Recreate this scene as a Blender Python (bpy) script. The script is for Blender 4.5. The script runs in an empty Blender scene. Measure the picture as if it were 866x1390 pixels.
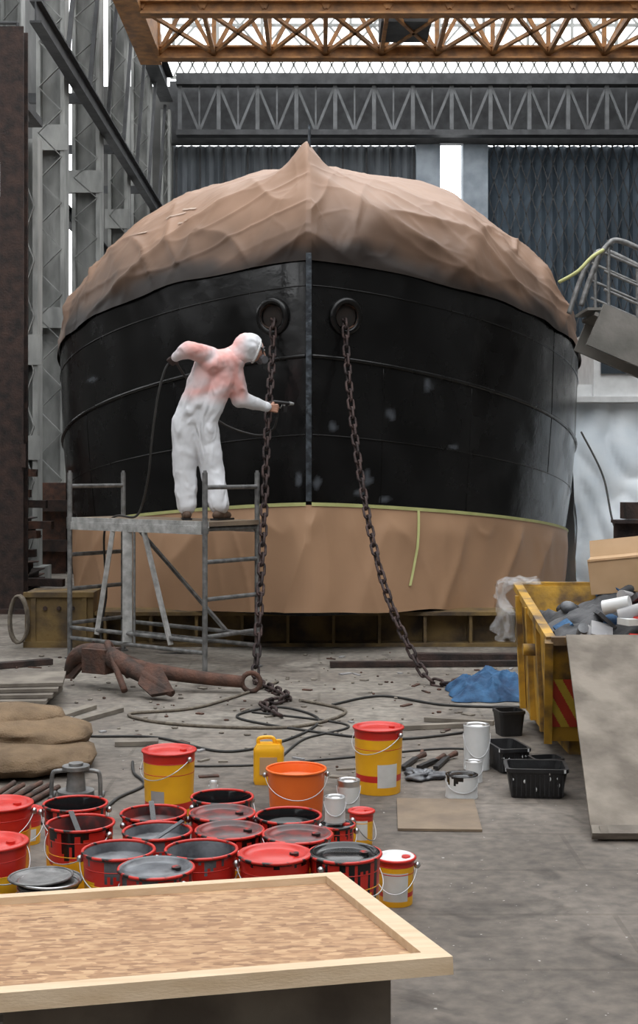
import bpy, math, random
from mathutils import Vector, Matrix, noise
random.seed(7)
V=Vector
scene=bpy.context.scene
scene.view_settings.view_transform='Standard'
scene.view_settings.look='None'
scene.view_settings.exposure=0.0

# ------------------------------------------------------------------ materials
def newmat(name):
    m=bpy.data.materials.new(name); m.use_nodes=True
    nt=m.node_tree; bs=nt.nodes['Principled BSDF']
    return m,nt,bs
def L(nt,a,b): nt.links.new(a,b)
def pm(name,c1,c2=None,scale=6,rough=.6,metal=0,bump=.0,bscale=30,detail=6,lo=.35,hi=.65,spec=.5,coat=0,stretch=(1,1,1)):
    m,nt,bs=newmat(name)
    bs.inputs['Roughness'].default_value=rough; bs.inputs['Metallic'].default_value=metal
    bs.inputs['Specular IOR Level'].default_value=spec
    bs.inputs['Coat Weight'].default_value=coat
    tc=nt.nodes.new('ShaderNodeTexCoord')
    mp=nt.nodes.new('ShaderNodeMapping'); mp.inputs['Scale'].default_value=stretch
    L(nt,tc.outputs['Object'],mp.inputs['Vector'])
    if c2 is None: c2=tuple(x*.8 for x in c1)
    n=nt.nodes.new('ShaderNodeTexNoise'); n.inputs['Scale'].default_value=scale; n.inputs['Detail'].default_value=detail
    L(nt,mp.outputs[0],n.inputs['Vector'])
    r=nt.nodes.new('ShaderNodeValToRGB'); r.color_ramp.elements[0].position=lo; r.color_ramp.elements[1].position=hi
    r.color_ramp.elements[0].color=(*c1,1); r.color_ramp.elements[1].color=(*c2,1)
    L(nt,n.outputs['Fac'],r.inputs[0]); L(nt,r.outputs[0],bs.inputs['Base Color'])
    if bump>0:
        n2=nt.nodes.new('ShaderNodeTexNoise'); n2.inputs['Scale'].default_value=bscale; n2.inputs['Detail'].default_value=5
        L(nt,mp.outputs[0],n2.inputs['Vector'])
        b=nt.nodes.new('ShaderNodeBump'); b.inputs['Strength'].default_value=bump; b.inputs['Distance'].default_value=.02
        L(nt,n2.outputs['Fac'],b.inputs['Height']); L(nt,b.outputs[0],bs.inputs['Normal'])
    return m

M={}
M['rust']=pm('rust',(.13,.062,.042),(.05,.034,.028),9,.85,.1,.5,40)
M['rustdark']=pm('rust_dark',(.06,.035,.028),(.02,.016,.015),7,.85,.1,.5,40)
M['chain']=pm('chain_rust',(.075,.045,.04),(.03,.022,.022),12,.6,.4,.5,60)
M['galv']=pm('galvanised_steel',(.27,.27,.265),(.13,.13,.13),14,.5,.5,.2,60)
M['alu']=pm('aluminium',(.58,.58,.57),(.34,.34,.33),14,.45,.3,.15,60)
M['steelgrey']=pm('grey_paint_steel',(.33,.335,.32),(.16,.165,.16),3,.7,.0,.3,12,stretch=(1,1,.35))
M['trussgrey']=pm('truss_grey',(.13,.135,.14),(.08,.083,.085),3,.7,.0,.3,12)
M['steeldark']=pm('dark_steel',(.055,.057,.06),(.028,.029,.031),3,.7,.0,.3,12)
M['ochre']=pm('ochre_crane_paint',(.34,.155,.045),(.15,.07,.024),4,.6,0,.3,20)
M['beamyel']=pm('worn_yellow_beam',(.20,.13,.045),(.055,.038,.025),4,.75,0,.4,20)
M['skip']=pm('skip_yellow',(.54,.30,.03),(.11,.065,.03),5,.6,0,.3,18,lo=.43,hi=.64)
M['red']=pm('bucket_red',(.60,.028,.018),(.48,.02,.014),5,.35,0,.05,20)
M['redrim']=pm('bucket_red_splashed',(.56,.026,.017),(.012,.010,.010),16,.35,0,.05,20,lo=.54,hi=.58)
M['yel']=pm('bucket_yellow',(.88,.46,.015),(.78,.38,.012),5,.35,0,.05,20)
M['label']=pm('label_white',(.70,.70,.68),(.58,.58,.56),8,.5)
M['labelgrey']=pm('label_grey',(.36,.35,.35),(.28,.28,.29),8,.5)
M['blackpaint']=pm('black_paint',(.006,.006,.007),(.012,.012,.013),6,.18,0,.1,10)
M['greypaint']=pm('grey_paint',(.16,.17,.185),(.05,.052,.06),8,.35,0,.3,14,lo=.4,hi=.6)
M['orange']=pm('orange_plastic',(.85,.17,.025),(.78,.14,.02),5,.35)
M['tin']=pm('tin_metal',(.62,.62,.62),(.45,.45,.46),6,.28,.9)
M['white']=pm('white_paint',(.72,.73,.73),(.60,.61,.61),6,.4)
M['blackpl']=pm('black_plastic',(.012,.012,.013),(.03,.03,.032),10,.45,0,.2,20,lo=.5,hi=.8)
M['wood']=pm('pine_timber',(.70,.54,.37),(.60,.44,.28),3,.6,0,.1,30,stretch=(1,8,8))
M['ply']=pm('worn_plywood',(.24,.18,.12),(.15,.11,.08),5,.75,0,.2,20,lo=.3,hi=.7)
M['greywood']=pm('weathered_wood',(.26,.23,.19),(.14,.12,.10),4,.85,0,.3,20)
M['card']=pm('cardboard',(.50,.33,.19),(.43,.28,.15),4,.8)
M['burlap']=pm('burlap',(.23,.155,.09),(.14,.094,.055),6,.95,0,.6,80)
M['bluecloth']=pm('blue_cloth',(.035,.12,.25),(.015,.05,.12),9,.8,0,.5,30)
M['whitesheet']=pm('white_sheeting',(.84,.88,.91),(.70,.77,.83),1.3,.4,0,.4,4)
M['cable']=pm('rubber_cable',(.02,.02,.02),(.035,.033,.03),5,.6)
M['rope']=pm('hemp_rope',(.20,.17,.13),(.12,.10,.08),20,.9,0,.5,90)
M['tape']=pm('masking_tape',(.55,.56,.24),(.46,.47,.19),6,.6)
M['whitetape']=pm('white_tape',(.50,.38,.30),(.42,.31,.24),6,.6)
M['skin']=pm('skin',(.50,.27,.19),(.43,.22,.15),12,.5)
M['glove']=pm('work_glove',(.06,.035,.03),(.03,.02,.02),12,.7)
M['boot']=pm('boot_leather',(.12,.07,.045),(.07,.045,.03),12,.6)
M['goggle']=pm('goggle_plastic',(.03,.03,.035),(.05,.05,.055),12,.2)
M['resp']=pm('respirator_grey',(.12,.12,.13),(.08,.08,.09),12,.5)
M['eye']=pm('eye_white',(.7,.7,.7),(.65,.65,.65),12,.2)
M['glass']=pm('dark_window',(.03,.04,.05),(.05,.06,.07),2,.1)
M['chevy']=pm('chevron_yellow',(.70,.50,.06),(.60,.42,.05),9,.5)
M['chevr']=pm('chevron_red',(.60,.06,.03),(.50,.05,.025),9,.5)

# ------------------------------------------------------------------ builder
def frame_from(d):
    d=V(d).normalized(); up=V((0,0,1))
    if abs(d.z)>.95: up=V((0,1,0))
    x=d.cross(up).normalized(); y=x.cross(d).normalized()
    return x,y,d
class B:
    def __init__(s): s.v=[];s.f=[];s.m=[];s.s=[]
    def add(s,vs,fs,mi=0,sm=False):
        o=len(s.v); s.v+= [V(a) for a in vs]
        for i,f in enumerate(fs):
            s.f.append([o+k for k in f]); s.m.append(mi[i] if isinstance(mi,list) else mi); s.s.append(sm)
        return s
    def box(s,c,sz,mi=0,rz=0,R=None):
        c=V(c); hx,hy,hz=[q/2 for q in sz]
        R=R or Matrix.Rotation(rz,3,'Z')
        vs=[c+R@V((x*hx,y*hy,z*hz)) for x in(-1,1) for y in(-1,1) for z in(-1,1)]
        return s.add(vs,[(0,1,3,2),(4,6,7,5),(0,4,5,1),(2,3,7,6),(0,2,6,4),(1,5,7,3)],mi)
    def beam(s,p0,p1,w,h,mi=0):
        p0=V(p0);p1=V(p1);x,y,d=frame_from(p1-p0)
        vs=[p+x*(a*w/2)+y*(b*h/2) for p in(p0,p1) for a,b in((-1,-1),(1,-1),(1,1),(-1,1))]
        return s.add(vs,[(3,2,1,0),(4,5,6,7),(0,1,5,4),(1,2,6,5),(2,3,7,6),(3,0,4,7)],mi)
    def ibeam(s,p0,p1,w,h,t=.03,mi=0,flip=False):
        p0=V(p0);p1=V(p1);x,y,d=frame_from(p1-p0)
        if flip:
            x,y=y,x
        def bx(cx,cy,ww,hh):
            vs=[p+x*(cx+a*ww/2)+y*(cy+b*hh/2) for p in(p0,p1) for a,b in((-1,-1),(1,-1),(1,1),(-1,1))]
            s.add(vs,[(3,2,1,0),(4,5,6,7),(0,1,5,4),(1,2,6,5),(2,3,7,6),(3,0,4,7)],mi)
        bx(0,h/2-t/2,w,t); bx(0,-h/2+t/2,w,t); bx(0,0,t*.7,h-2*t)
    def cyl(s,p0,p1,r0,r1=None,n=16,mi=0,sm=True,caps=True):
        r1=r0 if r1 is None else r1
        p0=V(p0);p1=V(p1);x,y,d=frame_from(p1-p0)
        vs=[];fs=[]
        for p,r in((p0,r0),(p1,r1)):
            for i in range(n):
                a=2*math.pi*i/n; vs.append(p+x*math.cos(a)*r+y*math.sin(a)*r)
        for i in range(n): fs.append((i,(i+1)%n,n+(i+1)%n,n+i))
        s.add(vs,fs,mi,sm)
        if caps:
            s.add(vs[:n],[tuple(range(n-1,-1,-1))],mi); s.add(vs[n:],[tuple(range(n))],mi)
        return s
    def tube(s,pts,r,n=8,mi=0,closed=False):
        pts=[V(p) for p in pts]; N=len(pts); vs=[];fs=[]
        x=None
        for i in range(N):
            if closed: d=(pts[(i+1)%N]-pts[i-1]).normalized()
            else: d=(pts[min(i+1,N-1)]-pts[max(i-1,0)]).normalized()
            if x is None: x,_,_=frame_from(d)
            x=(x-d*x.dot(d)).normalized(); y=d.cross(x)
            rr=r[i] if isinstance(r,list) else r
            for k in range(n):
                a=2*math.pi*k/n; vs.append(pts[i]+x*math.cos(a)*rr+y*math.sin(a)*rr)
        for i in range(N if closed else N-1):
            j=(i+1)%N
            for k in range(n): fs.append((i*n+k,i*n+(k+1)%n,j*n+(k+1)%n,j*n+k))
        if not closed:
            fs.append(tuple(range(n-1,-1,-1))); fs.append(tuple((N-1)*n+k for k in range(n)))
        return s.add(vs,fs,mi,True)
    def lathe(s,c,prof,n=32,mi=0,matf=None,sm=True,ax=None):
        c=V(c); vs=[];fs=[];ms=[]
        X,Y,Z=(V((1,0,0)),V((0,1,0)),V((0,0,1))) if ax is None else frame_from(ax)
        for r,z in prof:
            for k in range(n):
                a=2*math.pi*k/n; vs.append(c+X*(math.cos(a)*r)+Y*(math.sin(a)*r)+Z*z)
        for i in range(len(prof)-1):
            for k in range(n):
                fs.append((i*n+k,i*n+(k+1)%n,(i+1)*n+(k+1)%n,(i+1)*n+k))
                ms.append(matf(i,2*math.pi*(k+.5)/n,k) if matf else mi)
        return s.add(vs,fs,ms,sm)
    def ell(s,c,r,mi=0,n=20,m=12,R=None):
        c=V(c);R=R or Matrix.Identity(3);vs=[];fs=[]
        for i in range(m+1):
            ph=math.pi*i/m
            for k in range(n):
                a=2*math.pi*k/n
                vs.append(c+R@V((r[0]*math.sin(ph)*math.cos(a),r[1]*math.sin(ph)*math.sin(a),-r[2]*math.cos(ph))))
        for i in range(m):
            for k in range(n): fs.append((i*n+k,i*n+(k+1)%n,(i+1)*n+(k+1)%n,(i+1)*n+k))
        return s.add(vs,fs,mi,True)
    def caps(s,p0,p1,r0,r1,mi=0,n=16):
        p0=V(p0);p1=V(p1);d=(p1-p0);l=d.length;x,y,d=frame_from(d)
        prof=[]
        for i in range(7):
            a=math.pi/2*i/6; prof.append((max(r0*math.sin(a),.0004),-r0*math.cos(a)))
        for i in range(7):
            a=math.pi/2*i/6; prof.append((max(r1*math.cos(a),.0004),l+r1*math.sin(a)))
        return s.lathe(p0,prof,n,mi,ax=d)
    def grid(s,fn,nu,nv,mi=0,sm=True,matf=None):
        vs=[fn(i/nu,j/nv) for j in range(nv+1) for i in range(nu+1)];fs=[];ms=[]
        for j in range(nv):
            for i in range(nu):
                a=j*(nu+1)+i; fs.append((a,a+1,a+nu+2,a+nu+1)); ms.append(matf(i,j) if matf else mi)
        return s.add(vs,fs,ms,sm)
    def obj(s,name,mats,recenter=True,parent=None):
        me=bpy.data.meshes.new(name)
        c=V((0,0,0))
        if recenter and s.v:
            xs=[a.x for a in s.v];ys=[a.y for a in s.v];zs=[a.z for a in s.v]
            c=V(((min(xs)+max(xs))/2,(min(ys)+max(ys))/2,min(zs)))
        me.from_pydata([tuple(a-c) for a in s.v],[],s.f)
        for m in mats: me.materials.append(M[m] if isinstance(m,str) else m)
        me.polygons.foreach_set('material_index',s.m); me.polygons.foreach_set('use_smooth',s.s)
        me.validate(); me.update()
        o=bpy.data.objects.new(name,me); o.location=c
        scene.collection.objects.link(o)
        if parent: o.parent=parent
        return o
def sm_step(a,b,x):
    t=max(0,min(1,(x-a)/(b-a))); return t*t*(3-2*t)
def spline(pts,n=10):
    pts=[V(p) for p in pts]; out=[]
    for i in range(len(pts)-1):
        p0=pts[max(i-1,0)];p1=pts[i];p2=pts[i+1];p3=pts[min(i+2,len(pts)-1)]
        for k in range(n):
            t=k/n
            out.append(.5*((2*p1)+(p2-p0)*t+(2*p0-5*p1+4*p2-p3)*t*t+(3*p1-p0-3*p2+p3)*t**3))
    out.append(pts[-1]); return out
def interp(x,tab):
    if x<=tab[0][0]: return tab[0][1]
    for (a,b),(c,d) in zip(tab,tab[1:]):
        if x<=c: return b+(d-b)*(x-a)/(c-a)
    return tab[-1][1]
def attr(o,name,vals):
    a=o.data.attributes.new(name,'FLOAT','POINT'); a.data.foreach_set('value',vals)

# ------------------------------------------------------------------ camera, world
cam=bpy.data.cameras.new('camera'); co=bpy.data.objects.new('camera',cam); scene.collection.objects.link(co)
co.location=(0,0,1.8); co.rotation_euler=(math.radians(90),0,0)
cam.sensor_fit='VERTICAL'; cam.sensor_height=36; cam.lens=46.72; cam.shift_y=-55/1390; cam.clip_end=300
scene.camera=co
w=bpy.data.worlds.new('overcast_sky'); scene.world=w; w.use_nodes=True
w.node_tree.nodes['Background'].inputs[0].default_value=(.97,.985,1,1); w.node_tree.nodes['Background'].inputs[1].default_value=3.35

# ------------------------------------------------------------------ floor
m,nt,bs=newmat('concrete_floor')
tc=nt.nodes.new('ShaderNodeTexCoord')
def nz(scale,det=8,dist=0):
    n=nt.nodes.new('ShaderNodeTexNoise'); n.inputs['Scale'].default_value=scale; n.inputs['Detail'].default_value=det; n.inputs['Distortion'].default_value=dist
    L(nt,tc.outputs['Object'],n.inputs['Vector']); return n.outputs['Fac']
def ramp(src,els):
    r=nt.nodes.new('ShaderNodeValToRGB'); e=r.color_ramp.elements
    e[0].position,e[0].color=els[0][0],(*els[0][1],1); e[1].position,e[1].color=els[1][0],(*els[1][1],1)
    for p,c in els[2:]:
        q=e.new(p); q.color=(*c,1)
    L(nt,src,r.inputs[0]); return r.outputs[0]
def mix(a,b,f,t='MIX'):
    x=nt.nodes.new('ShaderNodeMix'); x.data_type='RGBA'; x.blend_type=t
    if isinstance(f,float): x.inputs[0].default_value=f
    else: L(nt,f,x.inputs[0])
    for i,s_ in((6,a),(7,b)):
        if isinstance(s_,tuple): x.inputs[i].default_value=(*s_,1)
        else: L(nt,s_,x.inputs[i])
    return x.outputs[2]
def mr(src,a,b_,lo=0,hi=1):
    n=nt.nodes.new('ShaderNodeMapRange'); n.inputs[1].default_value=a; n.inputs[2].default_value=b_; n.inputs[3].default_value=lo; n.inputs[4].default_value=hi
    n.interpolation_type='SMOOTHSTEP'; L(nt,src,n.inputs[0]); return n.outputs[0]
def mul(a,b_):
    n=nt.nodes.new('ShaderNodeMath'); n.operation='MULTIPLY'; L(nt,a,n.inputs[0]); L(nt,b_,n.inputs[1]); return n.outputs[0]
base=ramp(nz(.8,10,.4),[(.32,(.095,.079,.066)),(.68,(.21,.182,.157))])
sy=nt.nodes.new('ShaderNodeSeparateXYZ'); L(nt,tc.outputs['Object'],sy.inputs[0])
dust=mul(mr(sy.outputs[1],7.5,10.0),mr(nz(1.4,8,.6),.36,.62,.2,.85))
base=mix(base,(.30,.275,.24),dust)
fine=ramp(nz(14,10),[(.3,(.6,.6,.6)),(.7,(1.15,1.13,1.1))])
c=mix(base,fine,1.0,'MULTIPLY')
st=ramp(nz(2.6,8,1.2),[(.56,(1,1,1)),(.70,(.35,.33,.32))])
c=mix(c,st,.75,'MULTIPLY')
bk=nt.nodes.new('ShaderNodeTexBrick'); bk.inputs['Scale'].default_value=1; bk.inputs['Brick Width'].default_value=2.4; bk.inputs['Row Height'].default_value=.6
bk.inputs['Mortar Size'].default_value=.012; bk.inputs['Color1'].default_value=(1,1,1,1); bk.inputs['Color2'].default_value=(.85,.85,.85,1); bk.inputs['Mortar'].default_value=(.55,.53,.5,1)
L(nt,tc.outputs['Object'],bk.inputs['Vector'])
c=mix(c,bk.outputs['Color'],.5,'MULTIPLY')
sp=ramp(nz(34,4),[(.70,(0,0,0)),(.74,(1,1,1))])
c=mix(c,(.42,.40,.37),sp)
L(nt,c,bs.inputs['Base Color']); bs.inputs['Roughness'].default_value=.75
bm_=nt.nodes.new('ShaderNodeBump'); bm_.inputs['Strength'].default_value=.5; bm_.inputs['Distance'].default_value=.02
L(nt,nz(9,12),bm_.inputs['Height']); L(nt,bm_.outputs[0],bs.inputs['Normal'])
M['floor']=m
b=B(); b.box((1.5,15,-.1),(21,56,.2)); b.obj('floor',['floor'],False)

# ------------------------------------------------------------------ hall shell
M['wallside']=pm('side_wall_concrete',(.12,.12,.115),(.06,.06,.058),.7,.9,0,.3,5)
M['doorblue']=pm('concertina_door_blue',(.11,.145,.18),(.06,.08,.10),2,.6,.1,.2,15,stretch=(1,1,.3))
M['doorgrey']=pm('corrugated_sheet_grey',(.20,.22,.24),(.11,.125,.14),2,.7,.1,.2,15,stretch=(1,1,.3))
M['pillar']=pm('door_pillar',(.30,.34,.38),(.17,.20,.23),1.5,.8,0,.2,6)
YB=42
def corr(b,x0,x1,z0,z1,y,p,dpt,mi):
    n=int((x1-x0)/p*2); vs=[];fs=[]
    for i in range(n+1):
        x=x0+(x1-x0)*i/n; yy=y+(dpt if i%2 else 0)
        vs+=[(x,yy,z0),(x,yy,z1)]
    for i in range(n): fs.append((2*i,2*i+2,2*i+3,2*i+1))
    b.add(vs,fs,mi)
b=B()
corr(b,-4.6,3.05,0,12.1,YB,.28,.14,0)
corr(b,5.3,11,0,12.1,YB,.34,.2,1)
b.box((3.42,YB-.1,6.1),(.75,.6,12.2),2); b.box((4.9,YB-.1,6.1),(.78,.6,12.2),2)
b.box((4.16,YB+.1,4.6),(.8,.1,9.2),1)
b.box((-6.6,YB+.2,7),(1.6,.2,14),3); b.box((-5.0,YB+.2,7),(.9,.2,14),3)
for i in range(17):
    x=5.35+i*.34
    for k in range(11):
        z=1.0+k*1.05
        b.beam((x,YB-.06,z),(x+.34,YB-.06,z+1.05),.03,.03,4); b.beam((x+.34,YB-.06,z),(x,YB-.06,z+1.05),.03,.03,4)
for i in range(11):
    b.box((-4.5+i*.75,YB-.05,6),(.06,.06,12),4)
b.box((3.2,YB-.35,12.2),(15.8,.3,.3),4)
b.box((3.15,YB-.1,13.1),(15.7,.05,2.0),4)
b.obj('wall_back',['doorgrey','doorblue','pillar','wallside','steeldark'],False)
b=B()
YT=YB-.9
b.beam((-4.4,YT,13.9),(10.9,YT,13.9),.4,.34,0); b.beam((-4.4,YT,12.25),(10.9,YT,12.25),.4,.16,0)
x=-4.3
while x<9.8:
    b.beam((x,YT,12.3),(x,YT,13.8),.12,.12,1)
    b.beam((x,YT,13.75),(x+.6,YT,12.3),.08,.08,1); b.beam((x+.6,YT,12.3),(x+1.2,YT,13.75),.08,.08,1)
    b.beam((x+.6,YT,12.3),(x+.6,YT,13.8),.05,.05,1)
    x+=1.2
b.obj('truss_girder',['steeldark','trussgrey'],False)
b=B()
for z in(14.25,15.05,15.9,16.7,17.4):
    b.beam((-4.7,YB,z),(10.9,YB,z),.08,.09,0)
x=-4.6
while x<10.3:
    b.beam((x,YB,14.25),(x+.4,YB,15.05),.05,.05,0); b.beam((x+.4,YB,15.05),(x+.8,YB,14.25),.05,.05,0)
    b.beam((x,YB,15.05),(x+.4,YB,14.25),.05,.05,0); b.beam((x+.4,YB,14.25),(x+.8,YB,15.05),.05,.05,0)
    x+=.8
x=-4.6
while x<9.5:
    b.beam((x,YB,15.1),(x,YB,18),.09,.09,0)
    b.beam((x,YB,15.1),(x+1.4,YB,16.7),.06,.06,0); b.beam((x+1.4,YB,15.1),(x,YB,16.7),.06,.06,0)
    x+=1.4
b.obj('window_1',['steelgrey'],False)
b=B()
for i in range(12):
    y0=-12+i*4.5
    b.box((-8.1,y0+2.25,2.5),(.2,4.5,5),0)
    b.box((-8.1,y0+2.25,7.6),(.2,4.5,2.2),0)
    b.box((-8.1,y0+2.25,13),(.2,4.5,6),0)
    b.box((-8.1,y0+.3,6),(.24,.8,4),0)
b.obj('wall_left',['wallside'],False)
b=B(); b.box((11.1,15,8),(.2,54,16)); b.obj('wall_right',['wallside'],False)
b=B(); b.box((1.5,-12.1,8),(19.0,.2,16)); b.obj('wall_front',['wallside'],False)

def hcol(y,x,wd,dp,ztop,name='steel_column'):
    b=B()
    b.box((x-wd/2+.04,y,ztop/2),(.08,dp,ztop)); b.box((x+wd/2-.04,y,ztop/2),(.08,dp,ztop))
    b.box((x,y,ztop/2),(wd-.1,.05,ztop))
    z=.3
    while z<ztop-.9:
        b.beam((x-wd/2+.05,y-dp/2,z),(x+wd/2-.05,y-dp/2,z+.45),.06,.015,0)
        b.beam((x+wd/2-.05,y-dp/2,z+.45),(x-wd/2+.05,y-dp/2,z+.9),.06,.015,0)
        z+=.9
    b.box((x,y-dp/2-.01,ztop*.52),(wd+.14,.04,.5)); b.box((x,y-dp/2-.01,ztop*.3),(wd+.1,.04,.4))
    b.box((x,y,.12),(wd+.25,dp+.25,.24))
    return b.obj(name,['steelgrey'])
hcol(22,-4.75,.26,.4,7.3)
hcol(26.2,-5.25,.55,.5,16)
hcol(30.2,-5.25,.62,.6,16)
hcol(34.6,-5.2,.5,.6,16)
hcol(39,-5.2,.55,.6,16)
hcol(41.3,-4.75,.3,.4,13)
hcol(24,-7.4,.5,.5,16); hcol(28,-7.6,.5,.5,16); hcol(33,-7.6,.5,.5,16)
b=B()
b.ibeam((-4.7,13,13.6),(-4.7,41.0,13.6),.4,.8,.05,0)
b.ibeam((-4.8,22.5,9.6),(-4.8,41.0,9.6),.2,.4,.04,0)
b.ibeam((-5.7,22.5,7.6),(-5.7,41.0,7.6),.2,.35,.04,0)
for i in range(8):
    y=23+i*2.4; b.beam((-4.8,y,9.8),(-4.75,y+1.2,13.1),.08,.08,0)
for y in (27.8,32.2,36.8): b.beam((-7.9,y,9.6),(-4.8,y,9.6),.12,.2,0)
b.obj('crane_runway',['steeldark'],False)
b=B(); b.ibeam((-3.9,17,0),(-3.9,17,7.45),.30,.28,.03,0); b.box((-3.9,17,.03),(.5,.5,.06)); b.box((-3.74,16.84,2.0),(.06,.06,.3))
b.obj('steel_post',['rustdark'])
b=B()
b.box((-5.4,20.6,7.4),(1.9,1.6,.12))
for x in(-6.2,-5.6,-5.0,-4.5): b.cyl((x,19.85,7.4),(x,19.85,8.5),.025)
for z in(7.95,8.5): b.cyl((-6.3,19.85,z),(-4.5,19.85,z),.025)
b.beam((-7.9,20.6,7.3),(-4.5,20.6,7.3),.1,.14)
b.obj('walkway',['steeldark'],False)

# overhead crane bridge
b=B()
Z0=11.55; X0c=-3.75
for y in(28,31):
    b.ibeam((X0c,y,Z0),(10.8,y,Z0),.32,.3,.04,0); b.ibeam((X0c,y,Z0+1.25),(10.8,y,Z0+1.25),.25,.25,.04,0)
    x=X0c
    while x<9.6:
        b.beam((x,y,Z0),(x+.65,y,Z0+1.2),.09,.09,0); b.beam((x+.65,y,Z0+1.2),(x+1.3,y,Z0),.09,.09,0)
        b.beam((x,y,Z0),(x,y,Z0+1.2),.1,.1,0)
        x+=1.3
x=X0c
while x<9.6:
    b.beam((x,28,Z0),(x,31,Z0),.09,.12,0); b.beam((x,28,Z0),(x+1.3,31,Z0),.08,.08,0); b.beam((x+1.3,28,Z0),(x,31,Z0),.08,.08,0)
    x+=1.3
b.box((-4.0,29.5,Z0+.3),(.5,4.4,.7),0)
b.box((1.9,29.5,Z0+.4),(1.1,1.4,.8),1); b.box((8.2,29.2,Z0-.25),(.9,.9,.4),1)
b.obj('overhead_crane',['ochre','steeldark'],False)
b=B()
for y in(10,16,22,35):
    b.beam((-8,y,16.2),(11,y,16.2),.3,.3,0)
b.obj('roof_beams',['steeldark'],False)

# ------------------------------------------------------------------ HULL
D0=13.0; BB=3.4
def hb(t):
    if t>=5: return 1.0
    return (1-(1-t/5)**2)**.77
def te(t): return t if t<5 else 5+.3*(t-5)
SL=[(.3,.01),(.45,.03),(1.47,.11),(2.93,.185),(3.89,.145),(4.6,.12)]
WF=[(.3,.87),(1.0,.925),(1.47,.947),(2.2,.972),(2.93,.988),(3.89,1.0),(4.6,1.0)]
def hull(sgn,t,zc,out=0.0):
    f=interp(zc,WF); hbv=hb(t)*BB*f
    cx=-.1+.025*t
    e=.02; db=(hb(t+e)-hb(max(t-e,0)))*BB*f/(t+e-max(t-e,0))
    n=V((1,-db)).normalized() if t<5 else V((1,0))
    if t<.001: n=V((.2,-1)).normalized()
    return V((cx+sgn*(hbv+n.x*out+.02), D0+t+n.y*out, zc-interp(zc,SL)*te(t)))
def tt(u):
    q=2*u-1; sg=-1 if q<0 else 1
    return sg, 9*abs(q)**2.0
m,nt,bs=newmat('black_hull_paint')
tc=nt.nodes.new('ShaderNodeTexCoord')
a=nt.nodes.new('ShaderNodeAttribute'); a.attribute_name='patch'
base=ramp(nz(1.6,8,.5),[(.35,(.0035,.0033,.0033)),(.7,(.010,.0098,.010))])
c=mix(base,(.10,.11,.125),a.outputs['Fac'])
L(nt,c,bs.inputs['Base Color'])
rr=ramp(nz(2.2,6),[(.35,(.13,.13,.13)),(.7,(.36,.36,.36))]); L(nt,rr,bs.inputs['Roughness'])
bs.inputs['Specular IOR Level'].default_value=.38
bm_=nt.nodes.new('ShaderNodeBump'); bm_.inputs['Strength'].default_value=.22; bm_.inputs['Distance'].default_value=.03
bm2=nt.nodes.new('ShaderNodeBump'); bm2.inputs['Strength'].default_value=.12; bm2.inputs['Distance'].default_value=.006
L(nt,nz(3.0,4),bm_.inputs['Height']); L(nt,nz(28,3),bm2.inputs['Height']); L(nt,bm_.outputs[0],bm2.inputs['Normal']); L(nt,bm2.outputs[0],bs.inputs['Normal'])
M['hull']=m
b=B()
def hf(u,v):
    sg,t=tt(u); return hull(sg,t,.385+3.56*v)
b.grid(hf,260,160,0)
bot=[hf(i/260,0) for i in range(261)]
b.add(bot,[tuple(range(260,-1,-1))],0)
nv_h=len(b.v)
b.box((-.1,12.985,2.72),(.055,.10,2.42),1)
for zc,r,mi in((2.93,.022,0),(2.16,.006,0),(3.62,.007,0)):
    for sg in(-1,1):
        b.tube([hull(sg,6.5*(k/60)**1.8,zc,.004) for k in range(61)],r,6,mi)
for sg,t in((-1,.9),(1,1.15),(-1,2.4),(1,2.6),(1,.35)):
    z0,z1=(1.5,2.93) if t<2.5 else (2.16,3.9)
    b.tube([hull(sg,t,z0+(z1-z0)*k/12,.001) for k in range(13)],.004,5,0)
for sg in(-1,1):
    p=hull(sg,.125,3.35,.0); nrm=V((sg*.42,-.9,-.12)).normalized()
    X,Y,Zx=frame_from(nrm)
    b.tube([p+nrm*.02+X*(.145*math.cos(a_*math.pi/16))+Y*(.155*math.sin(a_*math.pi/16)) for a_ in range(32)],.036,10,0,True)
    b.lathe(p+nrm*.05,[(.12,0),(.112,-.05),(.105,-.15),(.10,-.3),(.0005,-.31)],28,2,ax=nrm)
    b.lathe(p+nrm*.0,[(.002,.012),(.11,.012)],28,3,ax=nrm)
M['stem']=pm('stem_bar',(.03,.035,.042),(.10,.12,.14),14,.35,.3,.4,30,lo=.45,hi=.7)
M['hole']=pm('pipe_dark',(.01,.008,.007),(.02,.012,.008),14,.8)
M['pipe']=pm('pipe_rust',(.10,.05,.03),(.03,.02,.015),14,.8)
ho=b.obj('ship_hull',['hull','stem','pipe','hole'],False)
# bare-primer spots on the plating: (x, z, half width, half height) in metres
spots=[(1.12,2.70,.045,.075),(.13,2.24,.04,.05),(.72,2.38,.035,.06),(-.20,1.73,.03,.09),(.48,1.74,.05,.08),(.40,1.59,.05,.03),(2.63,1.73,.05,.09),(-.02,1.68,.04,.07),(.66,1.52,.05,.03),(-2.6,2.85,.08,.03),(1.42,2.06,.04,.03)]
vals=[0.0]*len(b.v)
for i in range(nv_h):
    p=b.v[i]; s_=0
    for X,Zz,rx,rz in spots:
        q=((p.x-X)/rx)**2+((p.z-Zz)/rz)**2
        if q>6: continue
        q+= 1.0*noise.noise(p*14)
        s_=max(s_,1-sm_step(.1,1.5,q))
    vals[i]=s_*.8
attr(ho,'patch',vals)

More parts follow.
